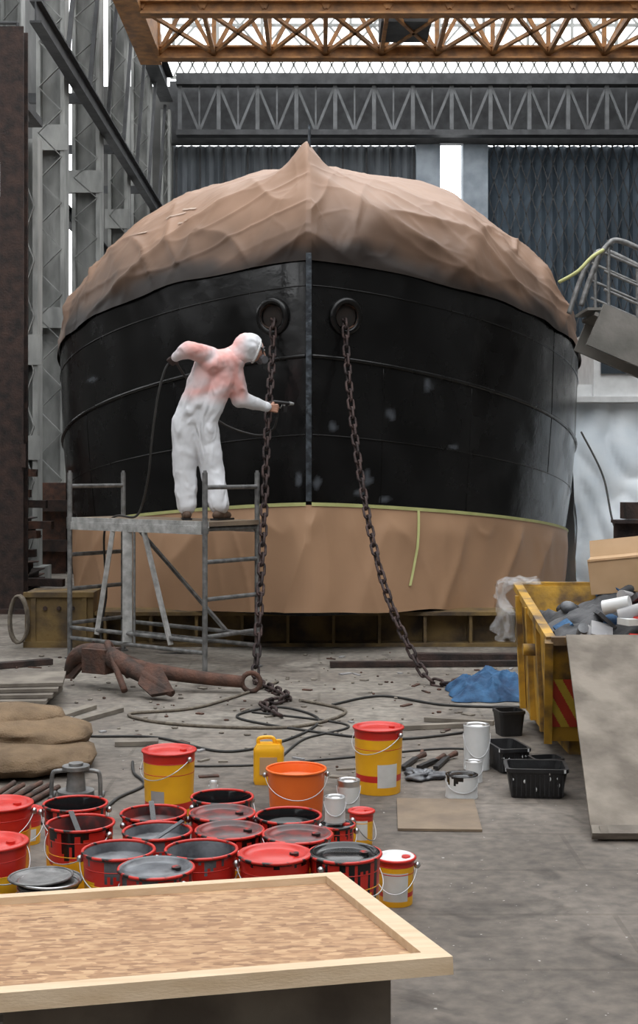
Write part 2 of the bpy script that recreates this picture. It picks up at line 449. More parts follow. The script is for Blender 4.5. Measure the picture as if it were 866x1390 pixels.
# ------------------------------------------------------------------ paper wrap on top
def papermat(name,c1,c2,bstr=.5,dist=.05):
    m,nt_,bs=newmat(name)
    global nt,tc
    nt=nt_; tc=nt.nodes.new('ShaderNodeTexCoord')
    a=nt.nodes.new('ShaderNodeAttribute'); a.attribute_name='spray'
    base=ramp(nz(1.3,6,.5),[(.3,c1),(.7,c2)])
    c=mix(base,(.012,.011,.011),a.outputs['Fac'])
    L(nt,c,bs.inputs['Base Color']); bs.inputs['Roughness'].default_value=.55; bs.inputs['Specular IOR Level'].default_value=.4
    mp=nt.nodes.new('ShaderNodeMapping'); mp.inputs['Scale'].default_value=(1,1,.8); mp.inputs['Rotation'].default_value=(0,.5,0)
    L(nt,tc.outputs['Object'],mp.inputs['Vector'])
    def rid(sc,dist,det):
        n=nt.nodes.new('ShaderNodeTexNoise'); n.noise_type='RIDGED_MULTIFRACTAL'; n.inputs['Scale'].default_value=sc; n.inputs['Detail'].default_value=det; n.inputs['Distortion'].default_value=dist
        n.inputs['Roughness'].default_value=.5
        L(nt,mp.outputs[0],n.inputs['Vector']); return n.outputs['Fac']
    ad=nt.nodes.new('ShaderNodeMath'); ad.operation='MULTIPLY_ADD'; ad.inputs[1].default_value=.35
    L(nt,rid(3.2,.6,2),ad.inputs[0]); L(nt,rid(.8,.5,1),ad.inputs[2])
    bp=nt.nodes.new('ShaderNodeBump'); bp.inputs['Strength'].default_value=bstr; bp.inputs['Distance'].default_value=dist
    L(nt,ad.outputs[0],bp.inputs['Height']); L(nt,bp.outputs[0],bs.inputs['Normal'])
    return m
M['paper']=papermat('brown_masking_paper',(.34,.205,.135),(.28,.165,.105),.42,.06)
M['paper2']=papermat('brown_masking_paper_skirt',(.47,.285,.17),(.41,.245,.145),.35,.035)
def rg(v): return max(0,1-2.2*abs(noise.noise(v)))
def wrap(u,w,extra=0):
    sg,t=tt(u)
    zlow=3.86+.045*noise.noise(V((sg*t*1.7,3,1)))
    E=hull(sg,t,zlow,.035)
    S=V((-.1+.025*t, D0+.35+t+.5*math.exp(-t), 0))
    zt=4.97+.185*min(t,4.2)
    ang=w*math.pi/2
    g=1-math.cos(ang); h=math.sin(ang)
    g=g*.82+.18*w; h=h*.9+.1*w
    p=V((E.x+(S.x-E.x)*g, E.y+(S.y-E.y)*g, E.z+(zt-E.z)*h))
    od=V((E.x-S.x,E.y-S.y-1.2,0)); od=od.normalized()
    p+=od*(.055*math.sin(min(1,w*1.5)*math.pi))
    pk=math.exp(-abs((p.x+.13)/.17)**1.5-((p.y-13.75)/.5)**2)*sm_step(.35,1,w); p.z+=.25*pk
    if t<1.0: p.y-=.05*math.exp(-(p.x+.1)**2/.008)*math.sin(math.pi*min(1,w*1.1+.05))
    am=sm_step(0,.12,w)
    n1=noise.noise(V((p.x*1.0,p.y*.7,p.z*1.1)))
    s=1 if p.x>-.1 else -1; ax_=abs(p.x+.1)
    wob=.35*noise.noise(p*.9+V((4,4,4)))
    r1=rg(V((ax_*.8+p.z*1.6+s*3+wob,p.y*.35,ax_*.2)))
    r2=rg(V((ax_*2.2-p.z*1.0+s*5+wob,p.y*.5,p.z*.3+9))*1.0)
    r4=rg(V((ax_*1.2+p.z*3.2+s*9-wob,p.y*.6,2))*1.2)
    r5=rg(V((ax_*3.6+p.z*2.2+s*7+wob*2,p.y*.9,p.z*.5+4))*1.2)
    low=1-sm_step(.2,.7,w)
    d=.09*n1+.045*r1**3+(.010+.035*low)*r2**3+.018*r4**4+(.003+.014*low)*r5**3-.03
    r3=max(0,1-2.4*abs(noise.noise(p*2.6+V((2,7,1)))))**4
    d+=.007*r3
    d*=(.25+.75*am)*(1-.6*sm_step(.85,1,w))
    nn=V((od.x*math.cos(ang),od.y*math.cos(ang),math.sin(ang)*1.0))
    p+=nn*(d+extra)
    return p
b=B(); NW,NH=440,130
b.grid(wrap,NW,NH,0)
vals=[]
for j in range(NH+1):
    for i in range(NW+1):
        wv=j/NH; p=b.v[j*(NW+1)+i]
        nn=noise.noise(p*1.1)*.14+noise.noise(p*4)*.05
        cen=math.exp(-((p.x-.3)/1.3)**2)*.08
        s_=(1-sm_step(.02,.18+cen,wv+nn*.6))*.95
        s_=max(s_, .6*(1-sm_step(.04,.42+cen,wv+nn)))
        if p.y>16: s_*=.6
        vals.append(s_)
npaper=len(b.v)
b.cyl((-.1,13.72,4.9),(-.1,13.72,5.38),.018,.014,10,1)
def tapepatch(b,u,w,du,dw,mi,off=.012):
    b.grid(lambda a,c:wrap(u+du*a,w+dw*a+.010*c,off),10,2,mi)
for (u,w_,du,dw) in ((.290,.42,.022,.02),(.300,.47,.022,-.015),(.27,.33,.016,.012),(.32,.36,.016,-.02)):
    tapepatch(b,u,w_,du,dw,2)
po=b.obj('paper_wrap',['paper','stem','whitetape'],False)
attr(po,'spray',vals+[0.0]*(len(b.v)-npaper))

# ------------------------------------------------------------------ skirt
def skirt(u,w):
    q=2*u-1; sg=-1 if q<0 else 1; t=6.5*abs(q)**1.9
    top=hull(sg,t,1.475,.035)
    top.y-=.06*math.exp(-(t/.08)**2)
    zb=interp(t,[(0,.43),(4,.08),(7,.03)])+.03*noise.noise(V((sg*t*2,0,4)))
    bt=hull(sg,t,.9,.07); bt.y-=.06*math.exp(-(t/.08)**2)
    p=V((top.x+(bt.x-top.x)*w, top.y+(bt.y-top.y)*w, top.z+(zb-top.z)*w))
    arc=p.x*1.0
    f=.03*noise.noise(V((arc*2.6,w*.6,2)))+.04*rg(V((arc*1.3+w*.5,w*.3,7)))**4+.016*rg(V((arc*3.1-w*.8,w*.8,17)))**4+.006*noise.noise(V((arc*7,w*3,2)))
    n=V((p.x,(p.y-16)*.9,0)).normalized()
    return p+n*(f*sm_step(0,.25,w))
b=B(); b.grid(skirt,360,50,0)
n0=len(b.v)
for sg in(-1,1):
    def tp(a,c,sg=sg):
        t=6.5*a**1.9; p=hull(sg,t,1.50-.035*c,.045); p.y-=.06*math.exp(-(t/.08)**2); return p
    b.grid(tp,90,1,1)
def vt(a,c):
    p=skirt(.5+.5*(.62/6.5)**(1/1.9)*(1.0-.07*c*c), c*.75); return V((p.x+.026*a,p.y-.015+.008*a,p.z))
b.grid(vt,1,20,1)
so=b.obj('paper_skirt',['paper2','tape'],False)
vals=[]
for k,p in enumerate(b.v):
    if k<n0:
        vals.append(max(0,.04+.22*noise.noise(p*.9))*0.4)
    else: vals.append(0)
attr(so,'spray',vals)

# ------------------------------------------------------------------ cradle beams
b=B()
b.ibeam((-2.3,13.85,.18),(2.55,13.85,.18),.45,.355,.035,0)
for i in range(11):
    x=-2.2+i*.47; b.box((x,13.8,.18),(.03,.3,.29),0)
b.box((-2.66,13.85,.28),(.70,.5,.56),0)
for x in(-2.92,-2.40): b.box((x,13.59,.28),(.05,.03,.54),0)
b.box((-2.66,13.59,.54),(.72,.05,.05),0); b.box((-2.66,13.59,.03),(.72,.05,.06),0)
for i in range(3): b.cyl((-2.8+i*.14,13.6,.40),(-2.8+i*.14,13.575,.40),.022,.022,10,1)
for x in(-1.8,.0,1.8):
    b.box((x,16,.14),(.5,3.8,.28),0)
b.box((2.3,13.6,.2),(.22,.08,.38),0)
b.obj('cradle_beam',['beamyel','rustdark'],False)
b=B()
b.tube([V((-3.05+.0*a,13.5-.02*math.sin(a*.7),.30))+V((.09*math.cos(a*.35),.05*math.sin(a*.11),.24*math.sin(a*.35))) for a in range(90)],.014,6)
b.obj('rope_coil',['rope'])

# ------------------------------------------------------------------ scaffold tower
P1=V((-2.40,12.80,0));uu=V((.784,-.62,0)).normalized();vv=V((.62,.784,0)).normalized()
P2=P1+uu*1.78; P3=P2+vv*.7; P4=P1+vv*.7
b=B(); r=.024
for p in(P1,P2,P3,P4):
    b.cyl(p,p+V((0,0,1.79)),r,r,14,0); b.cyl(p+V((0,0,1.79)),p+V((0,0,1.81)),r*.7,r*.6,10,0)
    b.cyl(p,p+V((0,0,.015)),.05,.05,14,0)
    b.cyl(p+V((0,0,1.25)),p+V((0,0,1.36)),r*1.35,r*1.35,12,0)
for a_,c_ in((P1,P4),(P2,P3)):
    for z in(.34,.67,1.0,1.29,1.66): b.cyl(a_+V((0,0,z)),c_+V((0,0,z)),.02,.02,12,0)
for a_,c_ in((P1,P2),(P4,P3)):
    for z in(.20,.30): b.cyl(a_+V((0,0,z)),c_+V((0,0,z)),.02,.02,12,0)
b.beam(P1+V((0,0,1.28)),P2+V((0,0,1.28)),.03,.075,1); b.beam(P4+V((0,0,1.28)),P3+V((0,0,1.28)),.03,.075,1)
mid=P1+uu*.80-vv*.0
b.beam(mid+V((0,0,.22)),mid+V((0,0,1.26)),.09,.03,1)
b.beam(mid+uu*.09+V((0,0,.22)),mid+uu*.09+V((0,0,1.26)),.02,.03,0)
b.beam(P1+uu*.60+V((0,0,1.24)),P1+uu*.38+V((0,0,.26)),.045,.025,1)
b.beam(P1+uu*1.02+V((0,0,1.24)),P1+uu*1.36+V((0,0,.24)),.045,.025,1)
b.beam(P4+uu*.2+V((0,0,1.24)),P4+uu*1.4+V((0,0,.3)),.03,.03,0)
c0=(P1+P3)/2+V((0,0,1.335)); rz=math.atan2(uu.y,uu.x)
b.box(c0,(1.86,.66,.04),2,rz=rz)
b.box(c0-vv*.34+V((0,0,-.005)),(1.84,.03,.06),1,rz=rz)
b.obj('scaffold_tower',['galv','alu','ply'])

# ------------------------------------------------------------------ painter
def remesh(o,vox,sm=4,disp=0,dscale=.12):
    md=o.modifiers.new('r','REMESH'); md.mode='VOXEL'; md.voxel_size=vox; md.use_smooth_shade=True
    s_=o.modifiers.new('s','SMOOTH'); s_.factor=.5; s_.iterations=sm
    if disp:
        tx=bpy.data.textures.new('wr','CLOUDS'); tx.noise_scale=dscale; tx.noise_depth=2
        d=o.modifiers.new('d','DISPLACE'); d.texture=tx; d.strength=disp; d.mid_level=.5; d.texture_coords='LOCAL'
emp=bpy.data.objects.new('painter',None); emp.location=(-1.06,12.2,1.355); scene.collection.objects.link(emp)
def child(o):
    o.parent=emp; o.matrix_parent_inverse=Matrix.Translation(-emp.location)
    return o
m,nt,bs=newmat('disposable_overall'); M['suit']=m
tc=nt.nodes.new('ShaderNodeTexCoord')
sx=nt.nodes.new('ShaderNodeSeparateXYZ'); L(nt,tc.outputs['Object'],sx.inputs[0])
k=mul(mul(mr(sx.outputs[2],2.38,2.54),mr(sx.outputs[0],-.62,-.72)),mr(nz(3.5,2,.5),.30,.62,.25,1))
k=mul(k,mr(sx.outputs[0],-1.30,-1.12,.25,1))
c=mix((.72,.73,.76),(.86,.42,.38),k)
st=ramp(nz(9,6),[(.62,(1,1,1)),(.78,(.72,.72,.74))]); c=mix(c,st,.6,'MULTIPLY')
L(nt,c,bs.inputs['Base Color']); bs.inputs['Roughness'].default_value=.6
bp=nt.nodes.new('ShaderNodeBump'); bp.inputs['Strength'].default_value=.8; bp.inputs['Distance'].default_value=.05
mp=nt.nodes.new('ShaderNodeMapping'); mp.inputs['Scale'].default_value=(1.4,1.4,.9); L(nt,tc.outputs['Object'],mp.inputs['Vector'])
nn_=nt.nodes.new('ShaderNodeTexNoise'); nn_.noise_type='RIDGED_MULTIFRACTAL'; nn_.inputs['Scale'].default_value=4.5; nn_.inputs['Detail'].default_value=2; nn_.inputs['Distortion'].default_value=1.2; L(nt,mp.outputs[0],nn_.inputs['Vector'])
L(nt,nn_.outputs['Fac'],bp.inputs['Height']); L(nt,bp.outputs[0],bs.inputs['Normal'])
b=B()
b.caps((-1.19,12.2,2.27),(-1.02,12.15,2.80),.145,.115); b.caps((-1.08,12.22,2.26),(-.84,12.2,2.76),.145,.125)
b.caps((-1.0,12.12,2.78),(-.80,12.2,2.82),.12,.12)
b.caps((-.88,12.18,2.80),(-.74,12.21,2.90),.11,.08)
b.caps((-1.215,12.2,2.24),(-1.235,12.21,1.82),.138,.108); b.caps((-1.235,12.21,1.82),(-1.215,12.20,1.50),.108,.098)
b.caps((-1.06,12.22,2.22),(-.98,12.22,1.80),.138,.110); b.caps((-.98,12.22,1.80),(-.915,12.16,1.50),.110,.098)
b.caps((-.99,12.12,2.84),(-1.17,11.93,2.90),.095,.078); b.caps((-1.17,11.93,2.90),(-1.30,12.06,2.84),.078,.048)
b.caps((-.80,12.22,2.74),(-.735,12.30,2.47),.105,.082); b.caps((-.735,12.30,2.47),(-.49,12.46,2.405),.080,.048)
o=b.obj('overall',['suit'],False); remesh(o,.012,5,.026,.13); child(o)
hc=V((-.645,12.22,2.945)); f=V((.86,.28,-.30)).normalized(); rt=f.cross(V((0,0,1))).normalized(); up=rt.cross(f)
RR=Matrix((rt,f,up)).transposed()
b=B()
b.ell(hc,(.112,.128,.135),0,24,16,RR); b.ell(hc-f*.03-up*.01,(.115,.118,.13),0,24,16,RR)
b.caps(hc-up*.05-f*.03,(-.76,12.2,2.86),.10,.105)
o=b.obj('hood',['suit'],False); remesh(o,.012,4,.02,.07); child(o)
b=B()
fc=hc+f*.065-up*.012
b.ell(fc,(.078,.080,.105),0,20,14,RR)
b.caps(fc+f*.072+up*.02,fc+f*.098-up*.012,.011,.015,0,10)
for s_ in(-1,1):
    b.ell(fc+f*.070+rt*(s_*.032)+up*.028,(.014,.012,.012),1,12,8,RR)
    b.ell(fc+f*.080+rt*(s_*.032)+up*.028,(.006,.005,.006),2,10,6,RR)
    b.ell(fc+rt*(s_*.080)+up*.0,(.012,.02,.03),0,12,8,RR)
b.tube([fc+f*.072-up*.05+rt*(.022*math.cos(q))+up*(.006*math.sin(q)) for q in [i*math.pi/6 for i in range(12)]],.005,6,0,True)
o=b.obj('face',['skin','eye','goggle'],False); child(o)
b=B()
gp=fc+f*.082+up*.028
b.tube([gp+rt*(.068*math.cos(q))+up*(.032*math.sin(q))-f*(.03*abs(math.cos(q))) for q in [i*math.pi/14 for i in range(28)]],.009,8,0,True)
b.tube([fc+up*.03+rt*(.085*math.cos(q))+f*(.08*math.sin(q)) for q in [-.4+i*.2 for i in range(20)] if math.sin(q)<.7],.008,6,0)
b.caps(fc+f*.07-up*.045,fc+f*.115-up*.055,.045,.032,1,16)
for s_ in(-1,1):
    b.cyl(fc+f*.08-up*.055+rt*(s_*.03),fc+f*.095-up*.06+rt*(s_*.085),.034,.034,18,1)
b.tube([hc+f*.075+rt*(.090*math.cos(q))+up*(.112*math.sin(q))-up*.01 for q in [i*math.pi/16 for i in range(32)]],.011,8,2,True)
o=b.obj('goggles_respirator',['goggle','resp','white'],False); child(o)
def hand(name,wr,d,n,curl,mat,sc=1.0):
    wr=V(wr);d=V(d).normalized();n=V(n);n=(n-d*n.dot(d)).normalized();s_=d.cross(n)
    b=B()
    for k in(-1.3,-.45,.45,1.3):
        b.caps(wr+s_*(k*.014)*sc,wr+d*.085*sc+s_*(k*.023)*sc,.017*sc,.014*sc,0,12)
    ln=[.074,.082,.075,.060]
    for i in range(4):
        p=wr+d*(.088-(.004*abs(i-1)))*sc+s_*(.031-.0205*i)*sc; a=.15; rd=.0105
        for q,fr in enumerate((.45,.32,.23)):
            a+=curl[q]; dd=d*math.cos(a)+n*math.sin(a); e=p+dd*ln[i]*fr*sc*1.15
            b.caps(p,e,rd*sc,(rd-.0012)*sc,0,10); p=e; rd-=.0012
    p=wr+d*.028*sc+s_*.022*sc; dd=(d*.55+s_*.65+n*.45).normalized()
    e=p+dd*.045*sc; b.caps(p,e,.015*sc,.012*sc,0,10)
    dd=(d*.75+s_*.15+n*.65).normalized(); e2=e+dd*.034*sc; b.caps(e,e2,.0115*sc,.0105*sc,0,10)
    dd=(d*.6-s_*.05+n*.8).normalized(); b.caps(e2,e2+dd*.026*sc,.0105*sc,.009*sc,0,10)
    b.caps(wr-d*.05*sc,wr+d*.01,.024*sc,.024*sc,0,12)
    o=b.obj(name,[mat],False); remesh(o,.0042,2); child(o)
    return wr+d*.10*sc+n*.032*sc
dR=V((.92,.36,-.08)).normalized(); nR=V((0,0,1)).cross(dR)
gR=hand('right_hand',(-.475,12.475,2.40),dR,nR,(.75,1.0,.7),'skin')
dL=V((-.62,.45,-.5)).normalized(); nL=V((.1,.75,.4))
gL=hand('left_hand',(-1.295,12.06,2.84),dL,nL,(.7,.95,.7),'glove')
b=B()
for (x,y,a) in((-1.215,12.20,.15),(-.905,12.14,-.45)):
    dr=V((-math.sin(a)*1,math.cos(a),0)); z=1.357
    b.caps(V((x,y,z+.05)),V((x,y+.01,z+.10)),.048,.045,0)
    b.caps(V((x,y,z+.046))-dr*.06,V((x,y,z+.045))+dr*.07,.042,.046,0); b.caps(V((x,y,z+.042))+dr*.07,V((x,y,z+.040))+dr*.14,.046,.036,0)
o=b.obj('boots',['boot'],False); remesh(o,.009,2); child(o)
b=B()
for (x,y,a) in((-1.215,12.20,.15),(-.905,12.14,-.45)):
    b.box((x-math.sin(a)*.045,y+math.cos(a)*.045,1.364),(.088,.29,.018),0,rz=a)
o=b.obj('boot_soles',['blackpl'],False); child(o)
b=B()
b.caps(gR-V((0,0,.07)),gR+V((0,0,.05)),.014,.015,0,12)
bt=gR+V((0,0,.062))
b.caps(bt-dR*.03,bt+dR*.12,.018,.016,0,12); b.cyl(bt+dR*.12,bt+dR*.165,.022,.012,14,1)
b.cyl(bt+dR*.07+V((0,0,.01)),bt+dR*.07-V((0,0,.045)),.010,.010,10,1)
b.cyl(bt+dR*.075-V((0,0,.03)),bt+dR*.075-V((0,0,.085)),.026,.022,16,0)
b.tube([bt+dR*.05,bt+dR*.045-V((0,0,.03)),bt+dR*.03-V((0,0,.055))],.004,6,1)
b.obj('spray_gun',['blackpl','tin'])
b=B()
g0=gR-V((0,0,.08))
path=spline([g0,g0+V((-.05,.06,-.12)),(-.62,12.72,2.15),(-.98,12.72,2.3),(-1.25,12.5,2.68),gL+V((.03,.05,.02)),gL,gL+V((-.05,-.01,-.08)),(-1.475,12.15,2.48),(-1.54,12.25,2.1),(-1.58,12.35,1.8),(-1.66,12.5,1.50),(-1.74,12.55,1.372),(-1.95,12.72,1.37),(-2.1,13.0,1.2),(-2.12,13.25,.6),(-2.1,13.2,.03),(-1.2,13.1,.02)],10)
b.tube(path,.011,8); b.obj('spray_hose',['cable'])

# ------------------------------------------------------------------ chains
def link(b,c,d,s_,Lh,Wh,r,mi=0):
    pts=[]
    for i in range(20):
        a=2*math.pi*i/20; ca,sa=math.cos(a),math.sin(a)
        st=(Lh-Wh)*(1 if sa>0 else -1)
        pts.append(c+s_*(Wh*ca)+d*(Wh*sa+st))
    b.tube(pts,r,7,mi,True)
def chain(b,pts,pitch=.098,Lh=.062,Wh=.030,r=.0125):
    pts=spline(pts,30); i=0; k=0
    cum=[0]
    for a_,c_ in zip(pts,pts[1:]): cum.append(cum[-1]+(c_-a_).length)
    s=0
    while s<cum[-1]:
        while i<len(cum)-2 and cum[i+1]<s: i+=1
        t=(s-cum[i])/max(1e-6,cum[i+1]-cum[i]); p=pts[i].lerp(pts[i+1],t); d=(pts[min(i+2,len(pts)-1)]-pts[max(i-1,0)]).normalized()
        x,y,_=frame_from(d)
        if abs(d.z)>.8:
            y=V((0,-1,0)); y=(y-d*y.dot(d)).normalized(); x=d.cross(y)
        a=math.radians(25 if k%2 else 115); sdir=x*math.cos(a)+y*math.sin(a)
        link(b,p,d,sdir,Lh,Wh,r); s+=pitch; k+=1
b=B()
hl=hull(-1,.125,3.35,0); hr=hull(1,.125,3.35,0)
chain(b,[hl+V((.02,.12,.02)),hl+V((-.0,-.06,-.09)),hl+V((-.005,-.15,-.4)),(-.485,12.5,2.2),(-.505,12.0,1.2),(-.53,11.5,.35),(-.54,11.3,.06),(-.50,11.12,.03),(-.35,10.75,.03),(-.25,10.4,.03),(-.42,10.1,.03),(-.3,9.7,.03)])
b.obj('anchor_chain',['chain'])
b=B()
chain(b,[hr+V((-.02,.12,.02)),hr+V((.0,-.06,-.09)),hr+V((.015,-.15,-.4)),(.33,12.62,2.2),(.46,12.1,1.3),(.60,11.7,.72),(.76,11.4,.32),(.92,11.2,.06),(1.1,11.1,.03),(1.35,11.4,.03),(1.7,11.5,.03)])
b.obj('anchor_chain.001',['chain'])

# ------------------------------------------------------------------ anchor
b=B()
cr=V((-1.80,11.0,.24))
b.tube(spline([cr,(-1.4,10.93,.17),(-1.0,10.86,.12),(-.62,10.8,.09)],6),[.07-.0012*k for k in range(19)],10)
arm=spline([(-2.12,11.2,.10),(-2.02,11.12,.26),(-1.80,11.0,.29),(-1.5,10.72,.20),(-1.15,10.42,.06)],8)
b.tube(arm,[.03+.055*math.sin(math.pi*i/(len(arm)-1)) for i in range(len(arm))],10)
def palm(c,d,s_,mi=0):
    c=V(c);d=V(d).normalized();s_=V(s_).normalized();n=d.cross(s_)
    o=[c+d*.22,c+s_*.13+d*.02,c+s_*.10-d*.14,c-s_*.10-d*.14,c-s_*.13+d*.02]
    b.add([p+n*.02 for p in o]+[p-n*.02 for p in o],[(0,1,2,3,4),(9,8,7,6,5)]+[(i,i+5,(i+1)%5+5,(i+1)%5) for i in range(5)],mi)
palm((-2.0,11.12,.20),(-.5,.3,-.5),(.3,.1,.8)); palm((-1.3,10.53,.14),(.7,-.5,-.28),(.2,.5,.6))
b.box(cr,(.24,.22,.2),0,rz=-.5)
b.tube(spline([(-1.62,11.3,.06),(-1.75,11.0,.38),(-1.55,10.6,.05)],8),.028,8)
b.tube([V((-.55,10.79,.09))+V((.075*math.cos(q*.4),.0,.075*math.sin(q*.4))) for q in range(16)],.02,8,0,True)
b.tube(spline([(-1.75,11.15,.3),(-1.4,11.2,.16),(-.95,11.15,.04)],6),.02,6)
b.obj('ship_anchor',['rust'])

# ------------------------------------------------------------------ buckets
BN=72
def bucket(name,x,y,r=.133,h=.355,z=0,top='lid',lc='red',style='ry',lab=None,drip=0,rot=0,handle=True,seed=0,rings=True):
    rnd=random.Random(seed+int(x*997)+int(y*131))
    b=B()
    zs_=[0,.008,.05,.12,.20,.30,.36,.42,.48,.54,.58,.62,.66,.70,.74,.78,.82,.86,.90,.94,.97,1.0]
    prof=[(.0005,.004)]+[(r*(.90+.10*q),h*q) for q in zs_]
    dl=[0]*BN
    if drip:
        kk=0
        while kk<BN:
            wd=rnd.choice([1,1,2,3]); v=rnd.random(); val=rnd.uniform(.08,.6)*drip if v<.45 else .04
            for j in range(kk,min(BN,kk+wd)): dl[j]=val*(1 if j==kk+wd//2 else .75)
            kk+=wd
    ph=rnd.uniform(0,6)
    def mf(i,a,k):
        if i==0: return 3
        zc=(prof[i][1]+prof[i+1][1])/2/h
        if drip and zc>1-dl[k]: return 4
        aa=(a-rot)%(2*math.pi)
        if lab and lab[0]<aa<lab[1] and lab[2]<zc<lab[3]: return 2
        if style=='ry':
            return 1 if zc<.66+.07*math.sin(a*1+ph) else 0
        if style=='yel': return 0 if zc>.86 or (.24<zc<.32) else 1
        if style=='red': return 0 if zc>.55 else 1
        return 0
    b.lathe((x,y,z),prof,BN,0,mf)
    if rings:
        for q in(.70,.86):
            rr_=r*(.9+.1*q); b.tube([V((x,y,z+h*q))+V((math.cos(a_),math.sin(a_),0))*(rr_-.0008) for a_ in [i*2*math.pi/40 for i in range(40)]],.0022,6,0 if q>.8 or style!='ry' else 1,True)
    b.tube([V((x,y,z+h))+V((math.cos(a_),math.sin(a_),0))*(r+.003) for a_ in [i*2*math.pi/48 for i in range(48)]],.0065,8,5,True)
    if top=='lid':
        b.lathe((x,y,z+h),[(r+.004,.003),(r-.006,.010),(r-.014,.004),(r-.022,-.006),(r*.6,-.005),(r*.55,-.002),(.0005,-.002)],40,6)
        b.cyl((x+r*.55,y,z+h-.008),(x+r*.55,y,z+h+.006),.018,.018,12,5)
    else:
        dp=rnd.choice([.12,.22,.3])
        b.lathe((x,y,z+h),[(r,.0),(r-.005,-.01),(r*.965-.004,-h*(dp-.02)),(r*.955-.004,-h*dp),(.0005,-h*dp)],40,6)
        if rnd.random()<.6 and name=='paint_bucket':
            a_=rnd.uniform(0,6.28); q=V((x,y,z+h-.01)); b.beam(q+V((math.cos(a_)*r*.95,math.sin(a_)*r*.95,.03)),q-V((math.cos(a_)*r*.3,math.sin(a_)*r*.3,h*dp-.01)),.022,.005,4)
    if handle:
        hd=rnd.uniform(3.6,5.6); pts=[]
        for i in range(21):
            a_=hd-math.pi/2*.98+math.pi*.98*i/20
            pts.append(V((x+math.cos(a_)*(r+.012),y+math.sin(a_)*(r+.012),z+h-.03-.10*math.sin(math.pi*i/20))))
        b.tube(pts,.0026,6,3)
        for p in(pts[0],pts[-1]): b.ell(p,(.014,.014,.014),3,10,6)
    lidm={'red':'red','grey':'greypaint','black':'blackpaint','tin':'tin','white':'white','dred':'dred','orange':'orange'}[lc]
    c0m={'white':'white','orange':'orange','tin':'tin','black':'blackpl'}.get(style,'red')
    dm='greypaint' if lc=='grey' else ('white' if lc=='white' else 'blackpaint')
    ringm=('redrim' if drip else 'red') if c0m=='red' else c0m
    return b.obj(name,[c0m,'yel','label' if seed%2==0 else 'labelgrey','tin',dm,ringm,lidm])
M['dred']=pm('dark_red_residue',(.20,.03,.026),(.05,.022,.022),14,.35,lo=.4,hi=.6)
PI=math.pi
F=1.5*PI
bucket('paint_bucket',-.775,6.87,.134,.36,top='lid',lc='red',style='yel',lab=(F-.7,F-.1,.12,.5),seed=1)
bucket('paint_bucket',.335,7.49,.137,.36,top='lid',lc='red',style='yel',lab=(F-.1,F+.85,.12,.5),seed=2)
bucket('paint_bucket',-.593,4.84,lc='grey',style='red',drip=.5,seed=3)
bucket('paint_bucket',-.167,5.02,lc='red',style='red',seed=4,drip=.15)
bucket('paint_bucket',-.45,5.08,top='open',lc='grey',style='red',drip=.4,seed=5)
bucket('paint_bucket',-.765,5.07,top='open',lc='grey',style='ry',drip=.7,lab=(F-.6,F+.2,.12,.45),seed=6)
bucket('paint_bucket',.098,5.03,lc='black',style='ry',drip=1.1,lab=(F+.2,F+1.1,.1,.45),seed=8)
bucket('paint_bucket',-.65,5.34,top='open',lc='grey',style='red',drip=.4,seed=9)
bucket('paint_bucket',-.36,5.35,lc='dred',style='ry',seed=11,drip=.3)
bucket('paint_bucket',-.085,5.29,lc='dred',style='ry',seed=13,drip=.4)
bucket('paint_bucket',-.98,5.46,top='open',lc='dred',style='ry',seed=15,drip=.6)
bucket('paint_bucket',-.70,5.62,top='open',lc='dred',style='ry',seed=16,drip=.3)
bucket('paint_bucket',-.41,5.62,lc='dred',style='red',seed=17,drip=.3)
bucket('paint_bucket',-.128,5.58,top='open',lc='black',style='ry',drip=1.0,seed=18)
bucket('paint_bucket',-1.06,5.78,top='open',lc='black',style='red',drip=.7,seed=20)
bucket('paint_bucket',-.43,5.90,top='open',lc='black',style='red',drip=.7,seed=21)
bucket('paint_bucket',-1.385,5.78,lc='red',style='ry',seed=22)
bucket('paint_bucket',-1.275,5.18,lc='red',style='ry',lab=(F-.1,F+1.0,.15,.5),seed=24)
bucket('small_paint_bucket',-1.42,6.45,.072,.16,top='lid',lc='red',style='red',lab=(F-.1,F+1.0,.15,.5),seed=24)
bucket('small_paint_bucket',.32,5.55,.078,.19,top='lid',lc='white',style='yel',lab=(F-.9,F+.7,.1,.72),seed=26)
bucket('small_paint_bucket',.08,6.02,.078,.20,top='lid',lc='black',style='red',drip=.8,seed=28)
bucket('small_paint_bucket',.205,6.42,.058,.16,top='lid',lc='red',style='ry',seed=30,lab=(F-.5,F+.5,.2,.8))
bucket('orange_bucket',-.12,7.0,.152,.235,top='open',lc='orange',style='orange',seed=31,rings=False)
def tin(name,x,y,r,h,z=0,mat='tin',drip=0,lab=False,seed=0):
    rnd=random.Random(seed); b=B()
    dl=[rnd.uniform(.05,.6)*drip if rnd.random()<.5 else .04*drip for _ in range(40)]
    zz=[0,.02,.15,.3,.45,.6,.7,.8,.9,.97,1]
    pr=[(.0004,.0)]+[(r*(1.03 if q in(0,.02,.97,1) else 1),h*q) for q in zz]+[(r*.9,h*1.0),(r*.86,h-.006),(r*.7,h-.006),(r*.68,h-.002),(.0004,h-.002)]
    def mf(i,a,k):
        zc=(pr[i][1]+pr[i+1][1])/2/h
        if i>=11: return 2 if drip else 1
        if drip and zc>1-dl[k]: return 2
        if lab and .2<zc<.85: return 3
        return 0
    b.lathe((x,y,z),pr,40,0,mf)
    pts=[V((x+math.cos(a_)*(r+.004),y+math.sin(a_)*(r+.004),z+h*.8-.5*h*math.sin((a_-PI)))) for a_ in [PI+PI*i/16 for i in range(17)]]
    b.tube(pts,.002,5,1)
    return b.obj(name,[mat,'tin','blackpaint','label'])
tin('paint_tin',.157,7.06,.060,.165,mat='tin',lab=True,seed=1)
